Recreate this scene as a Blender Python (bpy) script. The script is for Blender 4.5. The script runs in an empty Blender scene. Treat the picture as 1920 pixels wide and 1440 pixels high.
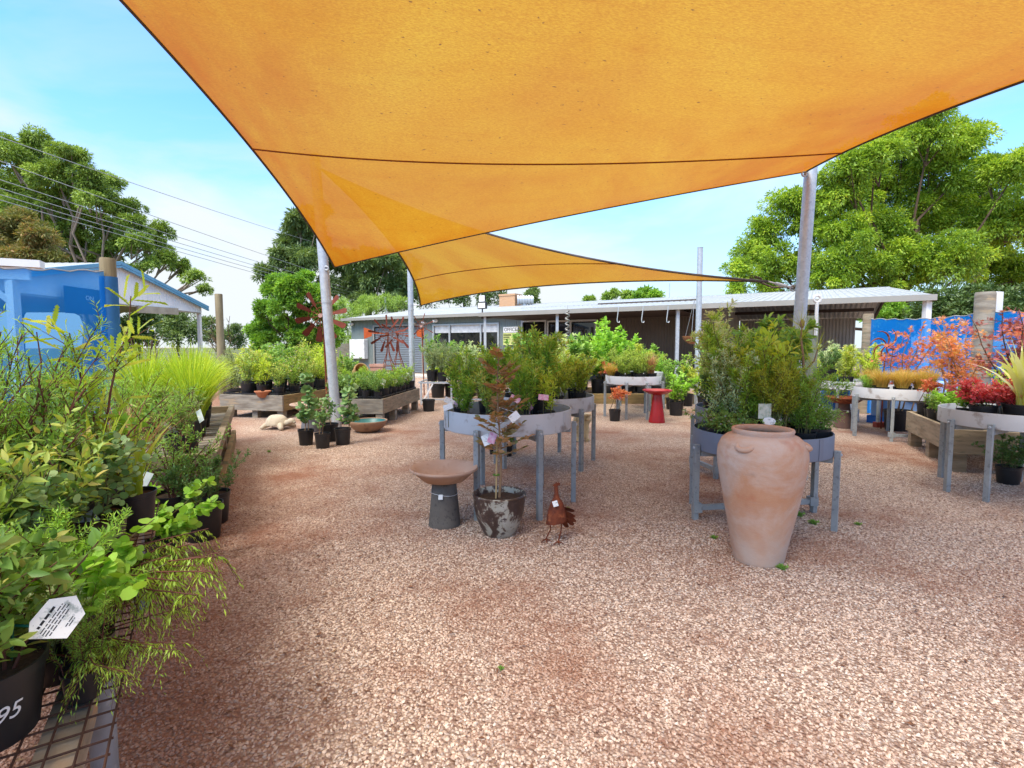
import bpy, math
import numpy as np
from mathutils import Vector, Matrix

PI = math.pi
RAD = math.radians
sc = bpy.context.scene
col = sc.collection

# ------------------------------------------------------------------ camera
CAM_H, FPX, PITCH = 1.25, 960.0, math.atan(70 / 960)
cam = bpy.data.cameras.new('camera')
cam.lens = 18.0
cam.sensor_width = 36.0
cam.clip_start = 0.05
cam.clip_end = 2000
co = bpy.data.objects.new('camera', cam)
col.objects.link(co)
co.location = (0, 0, CAM_H)
co.rotation_euler = (PI / 2 - PITCH, 0, 0)
sc.camera = co
CP, SP = math.cos(PITCH), math.sin(PITCH)


def ray(px, py):
    a, b = (px - 960) / FPX, (720 - py) / FPX
    return Vector((a, CP + b * SP, -SP + b * CP))


def at_y(px, py, Y):
    """world point at distance Y seen at a survey pixel of the photograph"""
    d = ray(px, py)
    return Vector((0, 0, CAM_H)) + d * (Y / d.y)


def at_h(px, py, h=0.0):
    d = ray(px, py)
    return Vector((0, 0, CAM_H)) + d * ((h - CAM_H) / d.z)


# ------------------------------------------------------------------ tagging
def tag(o, label=None, cat=None, group=None, kind=None):
    if label: o['label'] = label
    if cat: o['category'] = cat
    if group: o['group'] = group
    if kind: o['kind'] = kind
    return o


def thing(name, label, cat, loc=(0, 0, 0), rz=0.0, group=None, s=1.0):
    o = bpy.data.objects.new(name, None)
    o.empty_display_size = 0.1
    col.objects.link(o)
    o.location = loc
    o.rotation_euler = (0, 0, rz)
    o.scale = (s, s, s)
    return tag(o, label, cat, group)


def link(name, me, mat, parent=None, loc=(0, 0, 0)):
    o = bpy.data.objects.new(name, me)
    if mat is not None:
        me.materials.clear()
        me.materials.append(mat)
    col.objects.link(o)
    o.parent = parent
    o.location = loc
    return o


def copy_tree(o, parent=None):
    c = o.copy()
    col.objects.link(c)
    c.parent = parent
    for ch in list(o.children):
        copy_tree(ch, c)
    return c


# ------------------------------------------------------------------ mesh builder
def basis(d):
    d = Vector(d).normalized()
    a = Vector((0, 0, 1)) if abs(d.z) < 0.95 else Vector((1, 0, 0))
    s = d.cross(a).normalized()
    return d, s, s.cross(d).normalized()


class MB:
    def __init__(self):
        self.v, self.f = [], []

    def add(self, vs, fs):
        n = len(self.v)
        self.v += [tuple(p) for p in vs]
        self.f += [tuple(i + n for i in f) for f in fs]

    def box(self, c, s, rz=0.0, m=None):
        x, y, z = s[0] / 2, s[1] / 2, s[2] / 2
        P = [Vector(p) for p in ((-x, -y, -z), (x, -y, -z), (x, y, -z), (-x, y, -z), (-x, -y, z), (x, -y, z), (x, y, z), (-x, y, z))]
        M = Matrix.Rotation(rz, 3, 'Z') if m is None else m
        C = Vector(c)
        self.add([M @ p + C for p in P], [(3, 2, 1, 0), (4, 5, 6, 7), (0, 1, 5, 4), (1, 2, 6, 5), (2, 3, 7, 6), (3, 0, 4, 7)])

    def bar(self, p0, p1, w, h, up=(0, 0, 1)):
        p0, p1 = Vector(p0), Vector(p1)
        d = (p1 - p0).normalized()
        u = Vector(up)
        if abs(d.dot(u)) > 0.95: u = Vector((0, 1, 0))
        s = d.cross(u).normalized()
        u = s.cross(d).normalized()
        P = []
        for p in (p0, p1):
            for a, b in ((-1, -1), (1, -1), (1, 1), (-1, 1)):
                P.append(p + s * (a * w / 2) + u * (b * h / 2))
        self.add(P, [(0, 1, 2, 3), (7, 6, 5, 4), (0, 4, 5, 1), (1, 5, 6, 2), (2, 6, 7, 3), (3, 7, 4, 0)])

    def tube(self, pts, rad, n=8, cap=True):
        pts = [Vector(p) for p in pts]
        k = len(pts)
        if not hasattr(rad, '__len__'): rad = [rad] * k
        base = len(self.v)
        prev = None
        for i, p in enumerate(pts):
            d = (pts[min(i + 1, k - 1)] - pts[max(i - 1, 0)])
            if d.length < 1e-9: d = Vector((0, 0, 1))
            d.normalize()
            if prev is None:
                _, s, u = basis(d)
            else:
                s = (prev - d * prev.dot(d))
                s = s.normalized() if s.length > 1e-6 else basis(d)[1]
                u = s.cross(d).normalized()
            prev = s
            for j in range(n):
                a = 2 * PI * j / n
                self.v.append(tuple(p + (s * math.cos(a) + u * math.sin(a)) * rad[i]))
        for i in range(k - 1):
            for j in range(n):
                a = base + i * n + j
                b = base + i * n + (j + 1) % n
                self.f.append((a, a + n, b + n, b))
        if cap:
            self.f.append(tuple(base + j for j in range(n)))
            self.f.append(tuple(base + (k - 1) * n + j for j in reversed(range(n))))

    def lathe(self, prof, n=32, c=(0, 0, 0), cap_b=True, cap_t=False, wob=0.0):
        base = len(self.v)
        for i, (r, z) in enumerate(prof):
            for j in range(n):
                a = 2 * PI * j / n
                rr = r * (1 + wob * math.sin(3 * a + z * 9) * .6 + wob * math.sin(2 * a - z * 5))
                self.v.append((c[0] + rr * math.cos(a), c[1] + rr * math.sin(a), c[2] + z))
        k = len(prof)
        for i in range(k - 1):
            for j in range(n):
                a = base + i * n + j
                b = base + i * n + (j + 1) % n
                self.f.append((a, b, b + n, a + n))
        if cap_b: self.f.append(tuple(base + j for j in reversed(range(n))))
        if cap_t: self.f.append(tuple(base + (k - 1) * n + j for j in range(n)))

    def prism(self, poly, p, ux, uy, t):
        """extrude a 2-D outline by vector t"""
        p, ux, uy, t = Vector(p), Vector(ux), Vector(uy), Vector(t)
        n = len(poly)
        A = [p + ux * a + uy * b for a, b in poly]
        self.add(A + [q + t for q in A], [tuple(reversed(range(n))), tuple(range(n, 2 * n))] +
                 [(i, (i + 1) % n, (i + 1) % n + n, i + n) for i in range(n)])

    def sphere(self, c, r, n=12, m=8, sq=(1, 1, 1), rot=None):
        base = len(self.v)
        C = Vector(c)
        for i in range(m + 1):
            t = PI * i / m
            for j in range(n):
                a = 2 * PI * j / n
                p = Vector((math.sin(t) * math.cos(a) * sq[0], math.sin(t) * math.sin(a) * sq[1], math.cos(t) * sq[2])) * r
                if rot is not None: p = rot @ p
                self.v.append(tuple(C + p))
        for i in range(m):
            for j in range(n):
                a = base + i * n + j
                b = base + i * n + (j + 1) % n
                self.f.append((a, a + n, b + n, b))

    def mesh(self, name, smooth=None):
        me = bpy.data.meshes.new(name)
        me.from_pydata(self.v, [], self.f)
        me.update()
        if smooth is not None:
            me.shade_smooth()
            me.set_sharp_from_angle(angle=RAD(smooth))
        return me

    def build(self, name, mat, parent=None, loc=(0, 0, 0), smooth=None, bevel=0.0):
        o = link(name, self.mesh(name, smooth), mat, parent, loc)
        if bevel:
            b = o.modifiers.new('bevel', 'BEVEL')
            b.width = bevel
            b.segments = 2
            b.limit_method = 'ANGLE'
            b.angle_limit = RAD(40)
        return o


# ------------------------------------------------------------------ materials
def lin(c):
    return tuple(((x / 12.92) if x <= .04045 else ((x + .055) / 1.055) ** 2.4) for x in c)


def new_mat(name):
    m = bpy.data.materials.new(name)
    m.use_nodes = True
    nt = m.node_tree
    nt.nodes.clear()
    out = nt.nodes.new('ShaderNodeOutputMaterial')
    return m, nt, out


def nd(nt, t, **kw):
    n = nt.nodes.new(t)
    for k, v in kw.items():
        if k in n.inputs: n.inputs[k].default_value = v
        else: setattr(n, k, v)
    return n


def ramp(nt, stops, fac, interp='LINEAR'):
    r = nt.nodes.new('ShaderNodeValToRGB')
    r.color_ramp.interpolation = interp
    e = r.color_ramp.elements
    while len(e) < len(stops): e.new(0.5)
    for x, (p, c) in zip(e, stops):
        x.position = p
        x.color = (*c, 1) if len(c) == 3 else c
    nt.links.new(fac, r.inputs[0])
    return r.outputs[0]


def mixc(nt, fac, a, b, mode='MIX'):
    n = nt.nodes.new('ShaderNodeMix')
    n.data_type = 'RGBA'
    n.blend_type = mode
    for s, v in ((n.inputs[0], fac), (n.inputs[6], a), (n.inputs[7], b)):
        if hasattr(v, 'links') or hasattr(v, 'is_linked'): nt.links.new(v, s)
        elif hasattr(v, '__len__'): s.default_value = (*v, 1) if len(v) == 3 else v
        else: s.default_value = v
    return n.outputs[2]


def coords(nt, scale=(1, 1, 1), kind='Object'):
    tc = nt.nodes.new('ShaderNodeTexCoord')
    mp = nt.nodes.new('ShaderNodeMapping')
    mp.inputs['Scale'].default_value = scale
    nt.links.new(tc.outputs[kind], mp.inputs['Vector'])
    return mp.outputs[0]


def noise(nt, vec, scale, detail=4, rough=.55, dist=0.0):
    n = nd(nt, 'ShaderNodeTexNoise', Scale=scale, Detail=detail, Roughness=rough, Distortion=dist)
    nt.links.new(vec, n.inputs['Vector'])
    return n.outputs['Fac']


def bump(nt, h, strength, dist):
    b = nd(nt, 'ShaderNodeBump', Strength=strength, Distance=dist)
    nt.links.new(h, b.inputs['Height'])
    return b.outputs['Normal']


def principled(nt, out, colr, rough=.6, metal=0.0, spec=.3, normal=None):
    p = nd(nt, 'ShaderNodeBsdfPrincipled', Metallic=metal)
    p.inputs['Specular IOR Level'].default_value = spec
    for k, v in (('Base Color', colr), ('Roughness', rough)):
        if hasattr(v, 'is_linked'): nt.links.new(v, p.inputs[k])
        elif hasattr(v, '__len__'): p.inputs[k].default_value = (*v, 1) if len(v) == 3 else v
        else: p.inputs[k].default_value = v
    if normal is not None: nt.links.new(normal, p.inputs['Normal'])
    nt.links.new(p.outputs[0], out.inputs[0])
    return p


def MAT(name, c1, c2=None, scale=6, rough=.6, metal=0.0, bmp=0.0, spec=.3, stretch=(1, 1, 1), lo=.35, hi=.65, c3=None, s3=30, bs=None, bd=.01):
    m, nt, out = new_mat(name)
    v = coords(nt, stretch)
    c2 = c2 or tuple(x * .75 for x in c1)
    n1 = noise(nt, v, scale, 5)
    c = ramp(nt, [(lo, c1), (hi, c2)], n1)
    if c3 is not None:
        c = mixc(nt, ramp(nt, [(.55, (0, 0, 0)), (.68, (1, 1, 1))], noise(nt, v, s3, 4, .6)), c, c3)
    nb = bump(nt, noise(nt, v, bs or scale * 8, 3), bmp, bd) if bmp else None
    principled(nt, out, c, rough, metal, spec, nb)
    return m


GAIN = 1.62


def LEAF(name, cols, trans=.3, rough=.45, spec=.35):
    """leaf: colour varies from leaf to leaf (attribute v), light passes through"""
    m, nt, out = new_mat(name)
    at = nd(nt, 'ShaderNodeAttribute', attribute_name='v')
    k = len(cols)
    def gain(x):
        r, g, b = (min(.72, GAIN * q ** .84) for q in x)
        return (min(r * 1.10, g * .95), g * 1.06, b * .8) if g > r else (r, g, b)
    c = ramp(nt, [(i / max(1, k - 1), gain(x)) for i, x in enumerate(cols)], at.outputs['Fac'])
    p = nd(nt, 'ShaderNodeBsdfPrincipled', Roughness=rough)
    p.inputs['Specular IOR Level'].default_value = spec
    nt.links.new(c, p.inputs['Base Color'])
    t = nd(nt, 'ShaderNodeBsdfTranslucent')
    nt.links.new(mixc(nt, 1.0, c, (1.15, 1.15, .6), 'MULTIPLY'), t.inputs[0])
    mx = nd(nt, 'ShaderNodeMixShader', Fac=trans)
    nt.links.new(p.outputs[0], mx.inputs[1])
    nt.links.new(t.outputs[0], mx.inputs[2])
    nt.links.new(mx.outputs[0], out.inputs[0])
    return m


# ------------------------------------------------------------------ leaves
def poly_palm():
    P = []
    lob = [(-130, .45), (-78, .8), (-36, .95), (0, 1.0), (36, .95), (78, .8), (130, .45)]
    for i, (a, r) in enumerate(lob):
        P.append((.32 + r * .68 * math.cos(RAD(a)), r * .6 * math.sin(RAD(a)), -.05 * r))
        if i < len(lob) - 1:
            b = (a + lob[i + 1][0]) / 2
            P.append((.32 + .2 * math.cos(RAD(b)), .2 * math.sin(RAD(b)), .03))
    return P


def poly_tooth():
    up = []
    for i in range(1, 8):
        x = i / 8.5
        w = .5 * math.sin(PI * (.12 + .8 * x)) ** .7
        up += [(x - .03, w * .55), (x + .05, w)]
    return [(0, 0, 0)] + [(x, -y, .03) for x, y in up] + [(1, 0, -.05)] + [(x, y, .03) for x, y in reversed(up)]


TPL = {
    'rhomb': ([(0, 0, 0), (.45, -.5, .06), (1, 0, -.06), (.45, .5, .06)], [(0, 1, 2, 3)]),
    'lance': ([(0, 0, 0), (.3, -.5, .05), (.3, .5, .05), (.66, -.4, .03), (.66, .4, .03), (1, 0, -.1), (.3, 0, -.02), (.66, 0, -.04)],
              [(0, 1, 6), (0, 6, 2), (1, 3, 7, 6), (6, 7, 4, 2), (3, 5, 7), (7, 5, 4)]),
    'round': ([(0, 0, 0), (.15, -.36, .03), (.5, -.5, .04), (.85, -.34, .02), (1, 0, -.04), (.85, .34, .02), (.5, .5, .04), (.15, .36, .03)], [tuple(range(8))]),
    'palm': (poly_palm(), [tuple(range(13))]),
    'tooth': (poly_tooth(), [tuple(range(30))]),
    'needle': ([(0, -.5, 0), (0, .5, 0), (1, .2, -.03), (1, -.2, -.03)], [(0, 3, 2, 1)]),
}


def norm(a):
    return a / np.maximum(np.linalg.norm(a, axis=-1, keepdims=True), 1e-9)


class LF:
    def __init__(self, tpl='lance'):
        self.t = tpl
        self.P, self.D, self.L, self.W, self.V = [], [], [], [], []

    def add(self, P, D, L, W, V):
        n = len(P)
        self.P.append(np.asarray(P, float)); self.D.append(norm(np.asarray(D, float)))
        self.L.append(np.broadcast_to(L, n)); self.W.append(np.broadcast_to(W, n)); self.V.append(np.broadcast_to(V, n))

    def count(self):
        return sum(len(p) for p in self.P)

    def build(self, name, mat, parent=None, rs=None, flat=.5, loc=(0, 0, 0)):
        rs = rs or np.random.default_rng(1)
        P, D = np.concatenate(self.P), np.concatenate(self.D)
        L, W, V = np.concatenate(self.L), np.concatenate(self.W), np.concatenate(self.V)
        n = len(P)
        N0 = np.tile(np.array([0, 0, 1.0]), (n, 1)) * flat * 2 + rs.normal(size=(n, 3)) * .6
        S = norm(np.cross(D, N0))
        N = np.cross(S, D)
        tv, tf = TPL[self.t]
        tv = np.array(tv)
        X = P[:, None, :] + D[:, None, :] * (tv[None, :, 0:1] * L[:, None, None]) + S[:, None, :] * (tv[None, :, 1:2] * W[:, None, None]) + N[:, None, :] * (tv[None, :, 2:3] * L[:, None, None])
        k = len(tv)
        flatidx = np.concatenate([np.array(f) for f in tf])
        sizes = np.array([len(f) for f in tf])
        loops = (flatidx[None, :] + (np.arange(n) * k)[:, None]).ravel()
        sz = np.tile(sizes, n)
        st = np.concatenate([[0], np.cumsum(sz)[:-1]])
        me = bpy.data.meshes.new(name)
        me.vertices.add(n * k)
        me.vertices.foreach_set('co', X.ravel().astype(np.float32))
        me.loops.add(len(loops))
        me.loops.foreach_set('vertex_index', loops.astype(np.int32))
        me.polygons.add(len(sz))
        me.polygons.foreach_set('loop_start', st.astype(np.int32))
        me.update(calc_edges=True)
        a = me.attributes.new('v', 'FLOAT', 'POINT')
        a.data.foreach_set('value', np.repeat(np.clip(V, 0, 1), k).astype(np.float32))
        return link(name, me, mat, parent, loc)


def blades(name, mat, parent, rs, n, h, r0, spread, w, seg=5, droop=.5, z0=0.0, hv=.35, stiff=1.0):
    """arching strap leaves from a crown"""
    az = rs.uniform(0, 2 * PI, n)
    H = h * rs.uniform(1 - hv, 1, n)
    out = spread * rs.uniform(.1, 1, n) ** stiff
    r = r0 * np.sqrt(rs.uniform(0, 1, n))
    t = np.linspace(0, 1, seg + 1)
    dx, dy = np.cos(az), np.sin(az)
    rad = out[:, None] * t[None] ** 1.6
    z = H[:, None] * (t[None] - droop * (out / max(spread, 1e-6))[:, None] * t[None] ** 3 * .8)
    base = az + rs.normal(size=n) * .6
    X = r[:, None] * np.cos(base)[:, None] + dx[:, None] * rad
    Y = r[:, None] * np.sin(base)[:, None] + dy[:, None] * rad
    ww = w * rs.uniform(.6, 1.2, n)[:, None] * (1 - t[None] ** 2.2 * .92) / 2
    ta = az + PI / 2 + rs.normal(size=n) * .7
    sx, sy = np.cos(ta)[:, None] * ww, np.sin(ta)[:, None] * ww
    A = np.stack([X - sx, Y - sy, z + z0], -1)
    B = np.stack([X + sx, Y + sy, z + z0], -1)
    V = np.stack([A, B], 2).reshape(n, -1, 3)
    k = 2 * (seg + 1)
    f = np.array([[2 * i, 2 * i + 1, 2 * i + 3, 2 * i + 2] for i in range(seg)])
    loops = (f.ravel()[None] + (np.arange(n) * k)[:, None]).ravel()
    me = bpy.data.meshes.new(name)
    me.vertices.add(n * k)
    me.vertices.foreach_set('co', V.ravel().astype(np.float32))
    me.loops.add(len(loops))
    me.loops.foreach_set('vertex_index', loops.astype(np.int32))
    me.polygons.add(n * seg)
    me.polygons.foreach_set('loop_start', (np.arange(n * seg) * 4).astype(np.int32))
    me.update(calc_edges=True)
    a = me.attributes.new('v', 'FLOAT', 'POINT')
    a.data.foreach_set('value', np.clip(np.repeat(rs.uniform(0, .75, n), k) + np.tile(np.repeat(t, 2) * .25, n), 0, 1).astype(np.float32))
    me.shade_smooth()
    return link(name, me, mat, parent)


DENS = 1.35


def shrub(rs, z0, h, r, ns, nb, nl, L, W, tpl='lance', up=.55, blen=.3, start=.2, droop=0.0, sr=.004, base=.03, one=False, lean=None, vr=.5):
    """stems, side twigs and leaves of a potted shrub"""
    lf, st = LF(tpl), MB()
    for i in range(ns):
        az = rs.uniform(0, 2 * PI) if not one else 0
        u = math.sqrt(rs.uniform(.02, 1)) if not one else .12
        hh = h * rs.uniform(.72, 1.0) * (1 - .25 * u * u) if not one else h
        b = np.array([rs.normal() * base, rs.normal() * base, z0]) if not one else np.array([0, 0, z0])
        e = np.array([math.cos(az), math.sin(az)]) * r * u
        if lean is not None: e = e + np.array(lean)
        tt = np.linspace(0, 1, 7)
        wob = rs.normal(size=(7, 2)) * .012 * h
        wob[0] = 0
        pts = np.stack([b[0] + e[0] * tt ** 1.4 + wob[:, 0], b[1] + e[1] * tt ** 1.4 + wob[:, 1], b[2] + hh * tt], -1)
        st.tube(pts, list(np.linspace(sr, sr * .35, 7)), 5, cap=False)
        T = rs.uniform(start, .97, int(nb * DENS))
        for t in T:
            j = min(int(t * 6), 5)
            p = pts[j] + (pts[j + 1] - pts[j]) * (t * 6 - j)
            tg = norm((pts[j + 1] - pts[j])[None])[0]
            a = rs.uniform(0, 2 * PI)
            o = np.array([math.cos(a), math.sin(a), .1])
            d = tg * up + o * (1 - up)
            d = d / np.linalg.norm(d)
            bl = blen * h * (1 - .6 * t) * rs.uniform(.5, 1.2)
            s = np.linspace(.12, 1, nl)
            q = p[None] + d[None] * (bl * s)[:, None]
            q[:, 2] -= droop * bl * s ** 2
            if bl > L * .8: st.tube([p, p + d * bl * .5 - np.array([0, 0, droop * bl * .25]), q[-1]], [sr * .4, sr * .3, sr * .15], 3, cap=False)
            ph = rs.uniform(0, 2 * PI) + np.arange(nl) * 2.4
            _, S, U = basis(d)
            S, U = np.array(S), np.array(U)
            rd = np.cos(ph)[:, None] * S[None] + np.sin(ph)[:, None] * U[None]
            D = d[None] * .6 + rd * .8 + np.array([0, 0, .15 - droop])[None]
            ls = L * 1.12 * rs.uniform(.6, 1.15, nl) * (1 - .3 * s)
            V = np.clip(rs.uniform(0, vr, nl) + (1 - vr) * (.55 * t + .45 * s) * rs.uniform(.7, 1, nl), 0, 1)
            lf.add(q, D, ls, W * ls / L, V)
        # leaves straight on the stem
        m = nl * 2
        s = rs.uniform(start, 1, m)
        j = np.minimum((s * 6).astype(int), 5)
        q = pts[j] + (pts[j + 1] - pts[j]) * (s * 6 - j)[:, None]
        a = rs.uniform(0, 2 * PI, m)
        D = np.stack([np.cos(a), np.sin(a), rs.uniform(.1, .9, m) - droop], -1)
        lf.add(q, D, L * rs.uniform(.6, 1, m), W * .9, rs.uniform(.2, .9, m))
    return lf, st
# ================================================================== light and sky
SUN_EL, SUN_AZ = 52, 215          # sun stands high behind the camera's left shoulder
w = bpy.data.worlds.new('World')
sc.world = w
w.use_nodes = True
nt = w.node_tree
nt.nodes.clear()
wo = nt.nodes.new('ShaderNodeOutputWorld')
bg = nd(nt, 'ShaderNodeBackground', Strength=0.15)
sky = nd(nt, 'ShaderNodeTexSky')
sky.sky_type = 'NISHITA'
sky.sun_disc = False
sky.sun_elevation = RAD(SUN_EL)
sky.sun_rotation = RAD(SUN_AZ)
sky.air_density = 1.3
sky.dust_density = 1.0
sky.ozone_density = 2.0
tc = nt.nodes.new('ShaderNodeTexCoord')
mp = nt.nodes.new('ShaderNodeMapping')
mp.inputs['Scale'].default_value = (1.0, 1.0, 3.2)
mp.inputs['Location'].default_value = (.35, .1, .2)
nt.links.new(tc.outputs['Generated'], mp.inputs['Vector'])
cl = ramp(nt, [(.42, (0, 0, 0)), (.68, (1, 1, 1))], noise(nt, mp.outputs[0], 1.6, 7, .55, .6))
sx = nt.nodes.new('ShaderNodeSeparateXYZ')
nt.links.new(tc.outputs['Generated'], sx.inputs[0])
hz = ramp(nt, [(0.0, (.80,) * 3), (.12, (.70,) * 3), (.28, (.30,) * 3), (.45, (.06,) * 3), (.62, (.10,) * 3), (.8, (1,) * 3)], sx.outputs['Z'])
ad = nd(nt, 'ShaderNodeMath', operation='MULTIPLY_ADD')
nt.links.new(cl, ad.inputs[0])
ad.inputs[1].default_value = .55
nt.links.new(hz, ad.inputs[2])
ad.use_clamp = True
tint = mixc(nt, 1.0, sky.outputs[0], (.34, .88, 1.42), 'MULTIPLY')
# bright cloud overhead, out of view, added for neutral light from above
wh = ramp(nt, [(.55, (2.85, 3.05, 3.2)), (.85, (10.2, 9.6, 8.7))], sx.outputs['Z'])
cm = mixc(nt, ad.outputs[0], tint, wh)
nt.links.new(cm, bg.inputs[0])
nt.links.new(bg.outputs[0], wo.inputs[0])

sl = bpy.data.lights.new('sun', 'SUN')
sl.energy = 1.9
sl.angle = RAD(24)
sl.color = (1.0, .93, .82)
so = bpy.data.objects.new('sun', sl)
col.objects.link(so)
a = RAD(SUN_AZ)
sdir = Vector((math.sin(a) * math.cos(RAD(SUN_EL)), math.cos(a) * math.cos(RAD(SUN_EL)), math.sin(RAD(SUN_EL))))
so.rotation_euler = sdir.to_track_quat('Z', 'Y').to_euler()
so.location = sdir * 60
sc.view_settings.view_transform = 'Standard'
sc.view_settings.look = 'None'
sc.view_settings.exposure = 1.12
sc.view_settings.gamma = 1.0
sc.cycles.max_bounces = 7
sc.cycles.diffuse_bounces = 4
sc.cycles.transparent_max_bounces = 12
sc.cycles.caustics_reflective = False
sc.cycles.caustics_refractive = False

# ================================================================== ground
STONE = [(0.0, (.10, .055, .04)), (.14, (.26, .155, .11)), (.27, (.50, .36, .27)), (.46, (.70, .545, .425)), (.72, (.79, .64, .505)), (.87, (.34, .27, .225)), (1.0, (.83, .74, .63))]


def litter(nt, v):
    """dark, reddish leaf litter that gathers in drifts along the benches"""
    n1 = noise(nt, v, .75, 5, .65)
    n2 = noise(nt, v, 2.6, 4, .7)
    m = nd(nt, 'ShaderNodeMath', operation='MULTIPLY')
    nt.links.new(ramp(nt, [(.46, (0, 0, 0)), (.64, (1, 1, 1))], n1), m.inputs[0])
    nt.links.new(ramp(nt, [(.3, (.35,) * 3), (.6, (1, 1, 1))], n2), m.inputs[1])
    # thickest along the foot of the left benches
    dt = nd(nt, 'ShaderNodeVectorMath', operation='DOT_PRODUCT')
    nt.links.new(v, dt.inputs[0])
    dt.inputs[1].default_value = (1, .55, 0)
    ad = nd(nt, 'ShaderNodeMath', operation='ADD')
    nt.links.new(dt.outputs['Value'], ad.inputs[0])
    nt.links.new(n2, ad.inputs[1])
    e = ramp(nt, [(.32, (.8,) * 3), (.85, (0, 0, 0))], ad.outputs[0])
    mx = nd(nt, 'ShaderNodeMath', operation='MAXIMUM')
    nt.links.new(m.outputs[0], mx.inputs[0])
    nt.links.new(e, mx.inputs[1])
    return mx.outputs[0]


def ground_mat():
    m, nt, out = new_mat('gravel_sheet')
    v = coords(nt)
    v1 = nd(nt, 'ShaderNodeTexVoronoi', Scale=84.0)
    nt.links.new(v, v1.inputs['Vector'])
    sep = nt.nodes.new('ShaderNodeSeparateColor')
    nt.links.new(v1.outputs['Color'], sep.inputs[0])
    c = ramp(nt, STONE, sep.outputs[0])
    c = mixc(nt, ramp(nt, [(.3, (0, 0, 0)), (.62, (.7,) * 3)], v1.outputs['Distance']), c, (.16, .09, .06))
    c = mixc(nt, .25, c, ramp(nt, [(.3, (.66, .5, .4)), (.7, (.44, .28, .2))], noise(nt, v, 11, 5, .7)))
    ml = nd(nt, 'ShaderNodeMath', operation='MULTIPLY')
    nt.links.new(litter(nt, v), ml.inputs[0])
    ml.inputs[1].default_value = .85
    c = mixc(nt, ml.outputs[0], c, (.27, .115, .065))
    principled(nt, out, c, .85, 0, .2, bump(nt, v1.outputs['Distance'], 1.0, -.012))
    return m


def stone_mat():
    m, nt, out = new_mat('loose_pebble')
    oi = nt.nodes.new('ShaderNodeObjectInfo')
    c = ramp(nt, STONE, oi.outputs['Random'])
    tcn = nt.nodes.new('ShaderNodeTexCoord')
    c = mixc(nt, .2, c, ramp(nt, [(.3, (.6, .4, .3)), (.7, (.3, .17, .12))], noise(nt, tcn.outputs['Object'], 2.0, 3)), 'MIX')
    ge = nt.nodes.new('ShaderNodeNewGeometry')
    ml = nd(nt, 'ShaderNodeMath', operation='MULTIPLY')
    nt.links.new(litter(nt, ge.outputs['Position']), ml.inputs[0])
    ml.inputs[1].default_value = .85
    c = mixc(nt, ml.outputs[0], c, (.27, .11, .06))
    principled(nt, out, c, .7, 0, .3)
    return m


mb = MB()
N = 24
xs = np.concatenate([np.linspace(-400, -30, 5), np.linspace(-28, 28, 29), np.linspace(30, 400, 5)])
ys = np.concatenate([np.linspace(-60, -4, 4), np.linspace(-2, 30, 17), np.linspace(32, 600, 6)])
V = [(x, y, 0) for y in ys for x in xs]
nx = len(xs)
mb.add(V, [(j * nx + i, j * nx + i + 1, (j + 1) * nx + i + 1, (j + 1) * nx + i) for j in range(len(ys) - 1) for i in range(nx - 1)])
tag(mb.build('ground', ground_mat()), kind='structure')


def pebbles():
    """loose stones lying on the sheet close to the viewer"""
    mb = MB()
    mb.add([(-1.7, .9, .001), (2.0, .9, .001), (4.2, 3.6, .001), (6.0, 6.4, .001), (-3.4, 6.4, .001), (-2.6, 3.6, .001)], [(0, 1, 2, 5), (5, 2, 3, 4)])
    o = mb.build('gravel', None)
    tag(o, 'crushed pink and tan gravel covering the nursery yard', 'gravel', kind='stuff')
    ng = bpy.data.node_groups.new('scatter', 'GeometryNodeTree')
    ng.interface.new_socket('Geometry', in_out='INPUT', socket_type='NodeSocketGeometry')
    ng.interface.new_socket('Geometry', in_out='OUTPUT', socket_type='NodeSocketGeometry')
    L = ng.links.new
    gi, go = ng.nodes.new('NodeGroupInput'), ng.nodes.new('NodeGroupOutput')
    dp = ng.nodes.new('GeometryNodeDistributePointsOnFaces')
    ps = ng.nodes.new('GeometryNodeInputPosition')
    sx_ = ng.nodes.new('ShaderNodeSeparateXYZ')
    L(ps.outputs[0], sx_.inputs[0])
    mr = ng.nodes.new('ShaderNodeMapRange')
    L(sx_.outputs['Y'], mr.inputs['Value'])
    for k_, v_ in (('From Min', 1.8), ('From Max', 6.4), ('To Min', 6600), ('To Max', 0)): mr.inputs[k_].default_value = v_
    L(mr.outputs['Result'], dp.inputs['Density'])
    dp.inputs['Seed'].default_value = 4
    L(gi.outputs[0], dp.inputs['Mesh'])
    ic = ng.nodes.new('GeometryNodeMeshIcoSphere')
    ic.inputs['Radius'].default_value = 1.0
    ic.inputs['Subdivisions'].default_value = 1
    sm = ng.nodes.new('GeometryNodeSetMaterial')
    sm.inputs['Material'].default_value = stone_mat()
    L(ic.outputs[0], sm.inputs[0])
    ip = ng.nodes.new('GeometryNodeInstanceOnPoints')
    L(dp.outputs['Points'], ip.inputs['Points'])
    L(sm.outputs[0], ip.inputs['Instance'])

    def rnd(lo, hi, seed):
        r = ng.nodes.new('FunctionNodeRandomValue')
        r.data_type = 'FLOAT_VECTOR'
        r.inputs[0].default_value = lo
        r.inputs[1].default_value = hi
        r.inputs['Seed'].default_value = seed
        return r.outputs[0]
    L(rnd((.0024, .0028, .002), (.0074, .0098, .0052), 3), ip.inputs['Scale'])
    L(rnd((-.5, -.5, 0), (.5, .5, 6.28), 8), ip.inputs['Rotation'])
    L(ip.outputs[0], go.inputs[0])
    md = o.modifiers.new('scatter', 'NODES')
    md.node_group = ng
    return o


pebbles()
mb = MB()
mb.box((-4.4, 21.9, .03), (6.5, 1.6, .06), RAD(-30.5))
tag(mb.build('path', MAT('pale_concrete', (.55, .53, .48), (.45, .43, .39), 3)), kind='structure')

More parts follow.
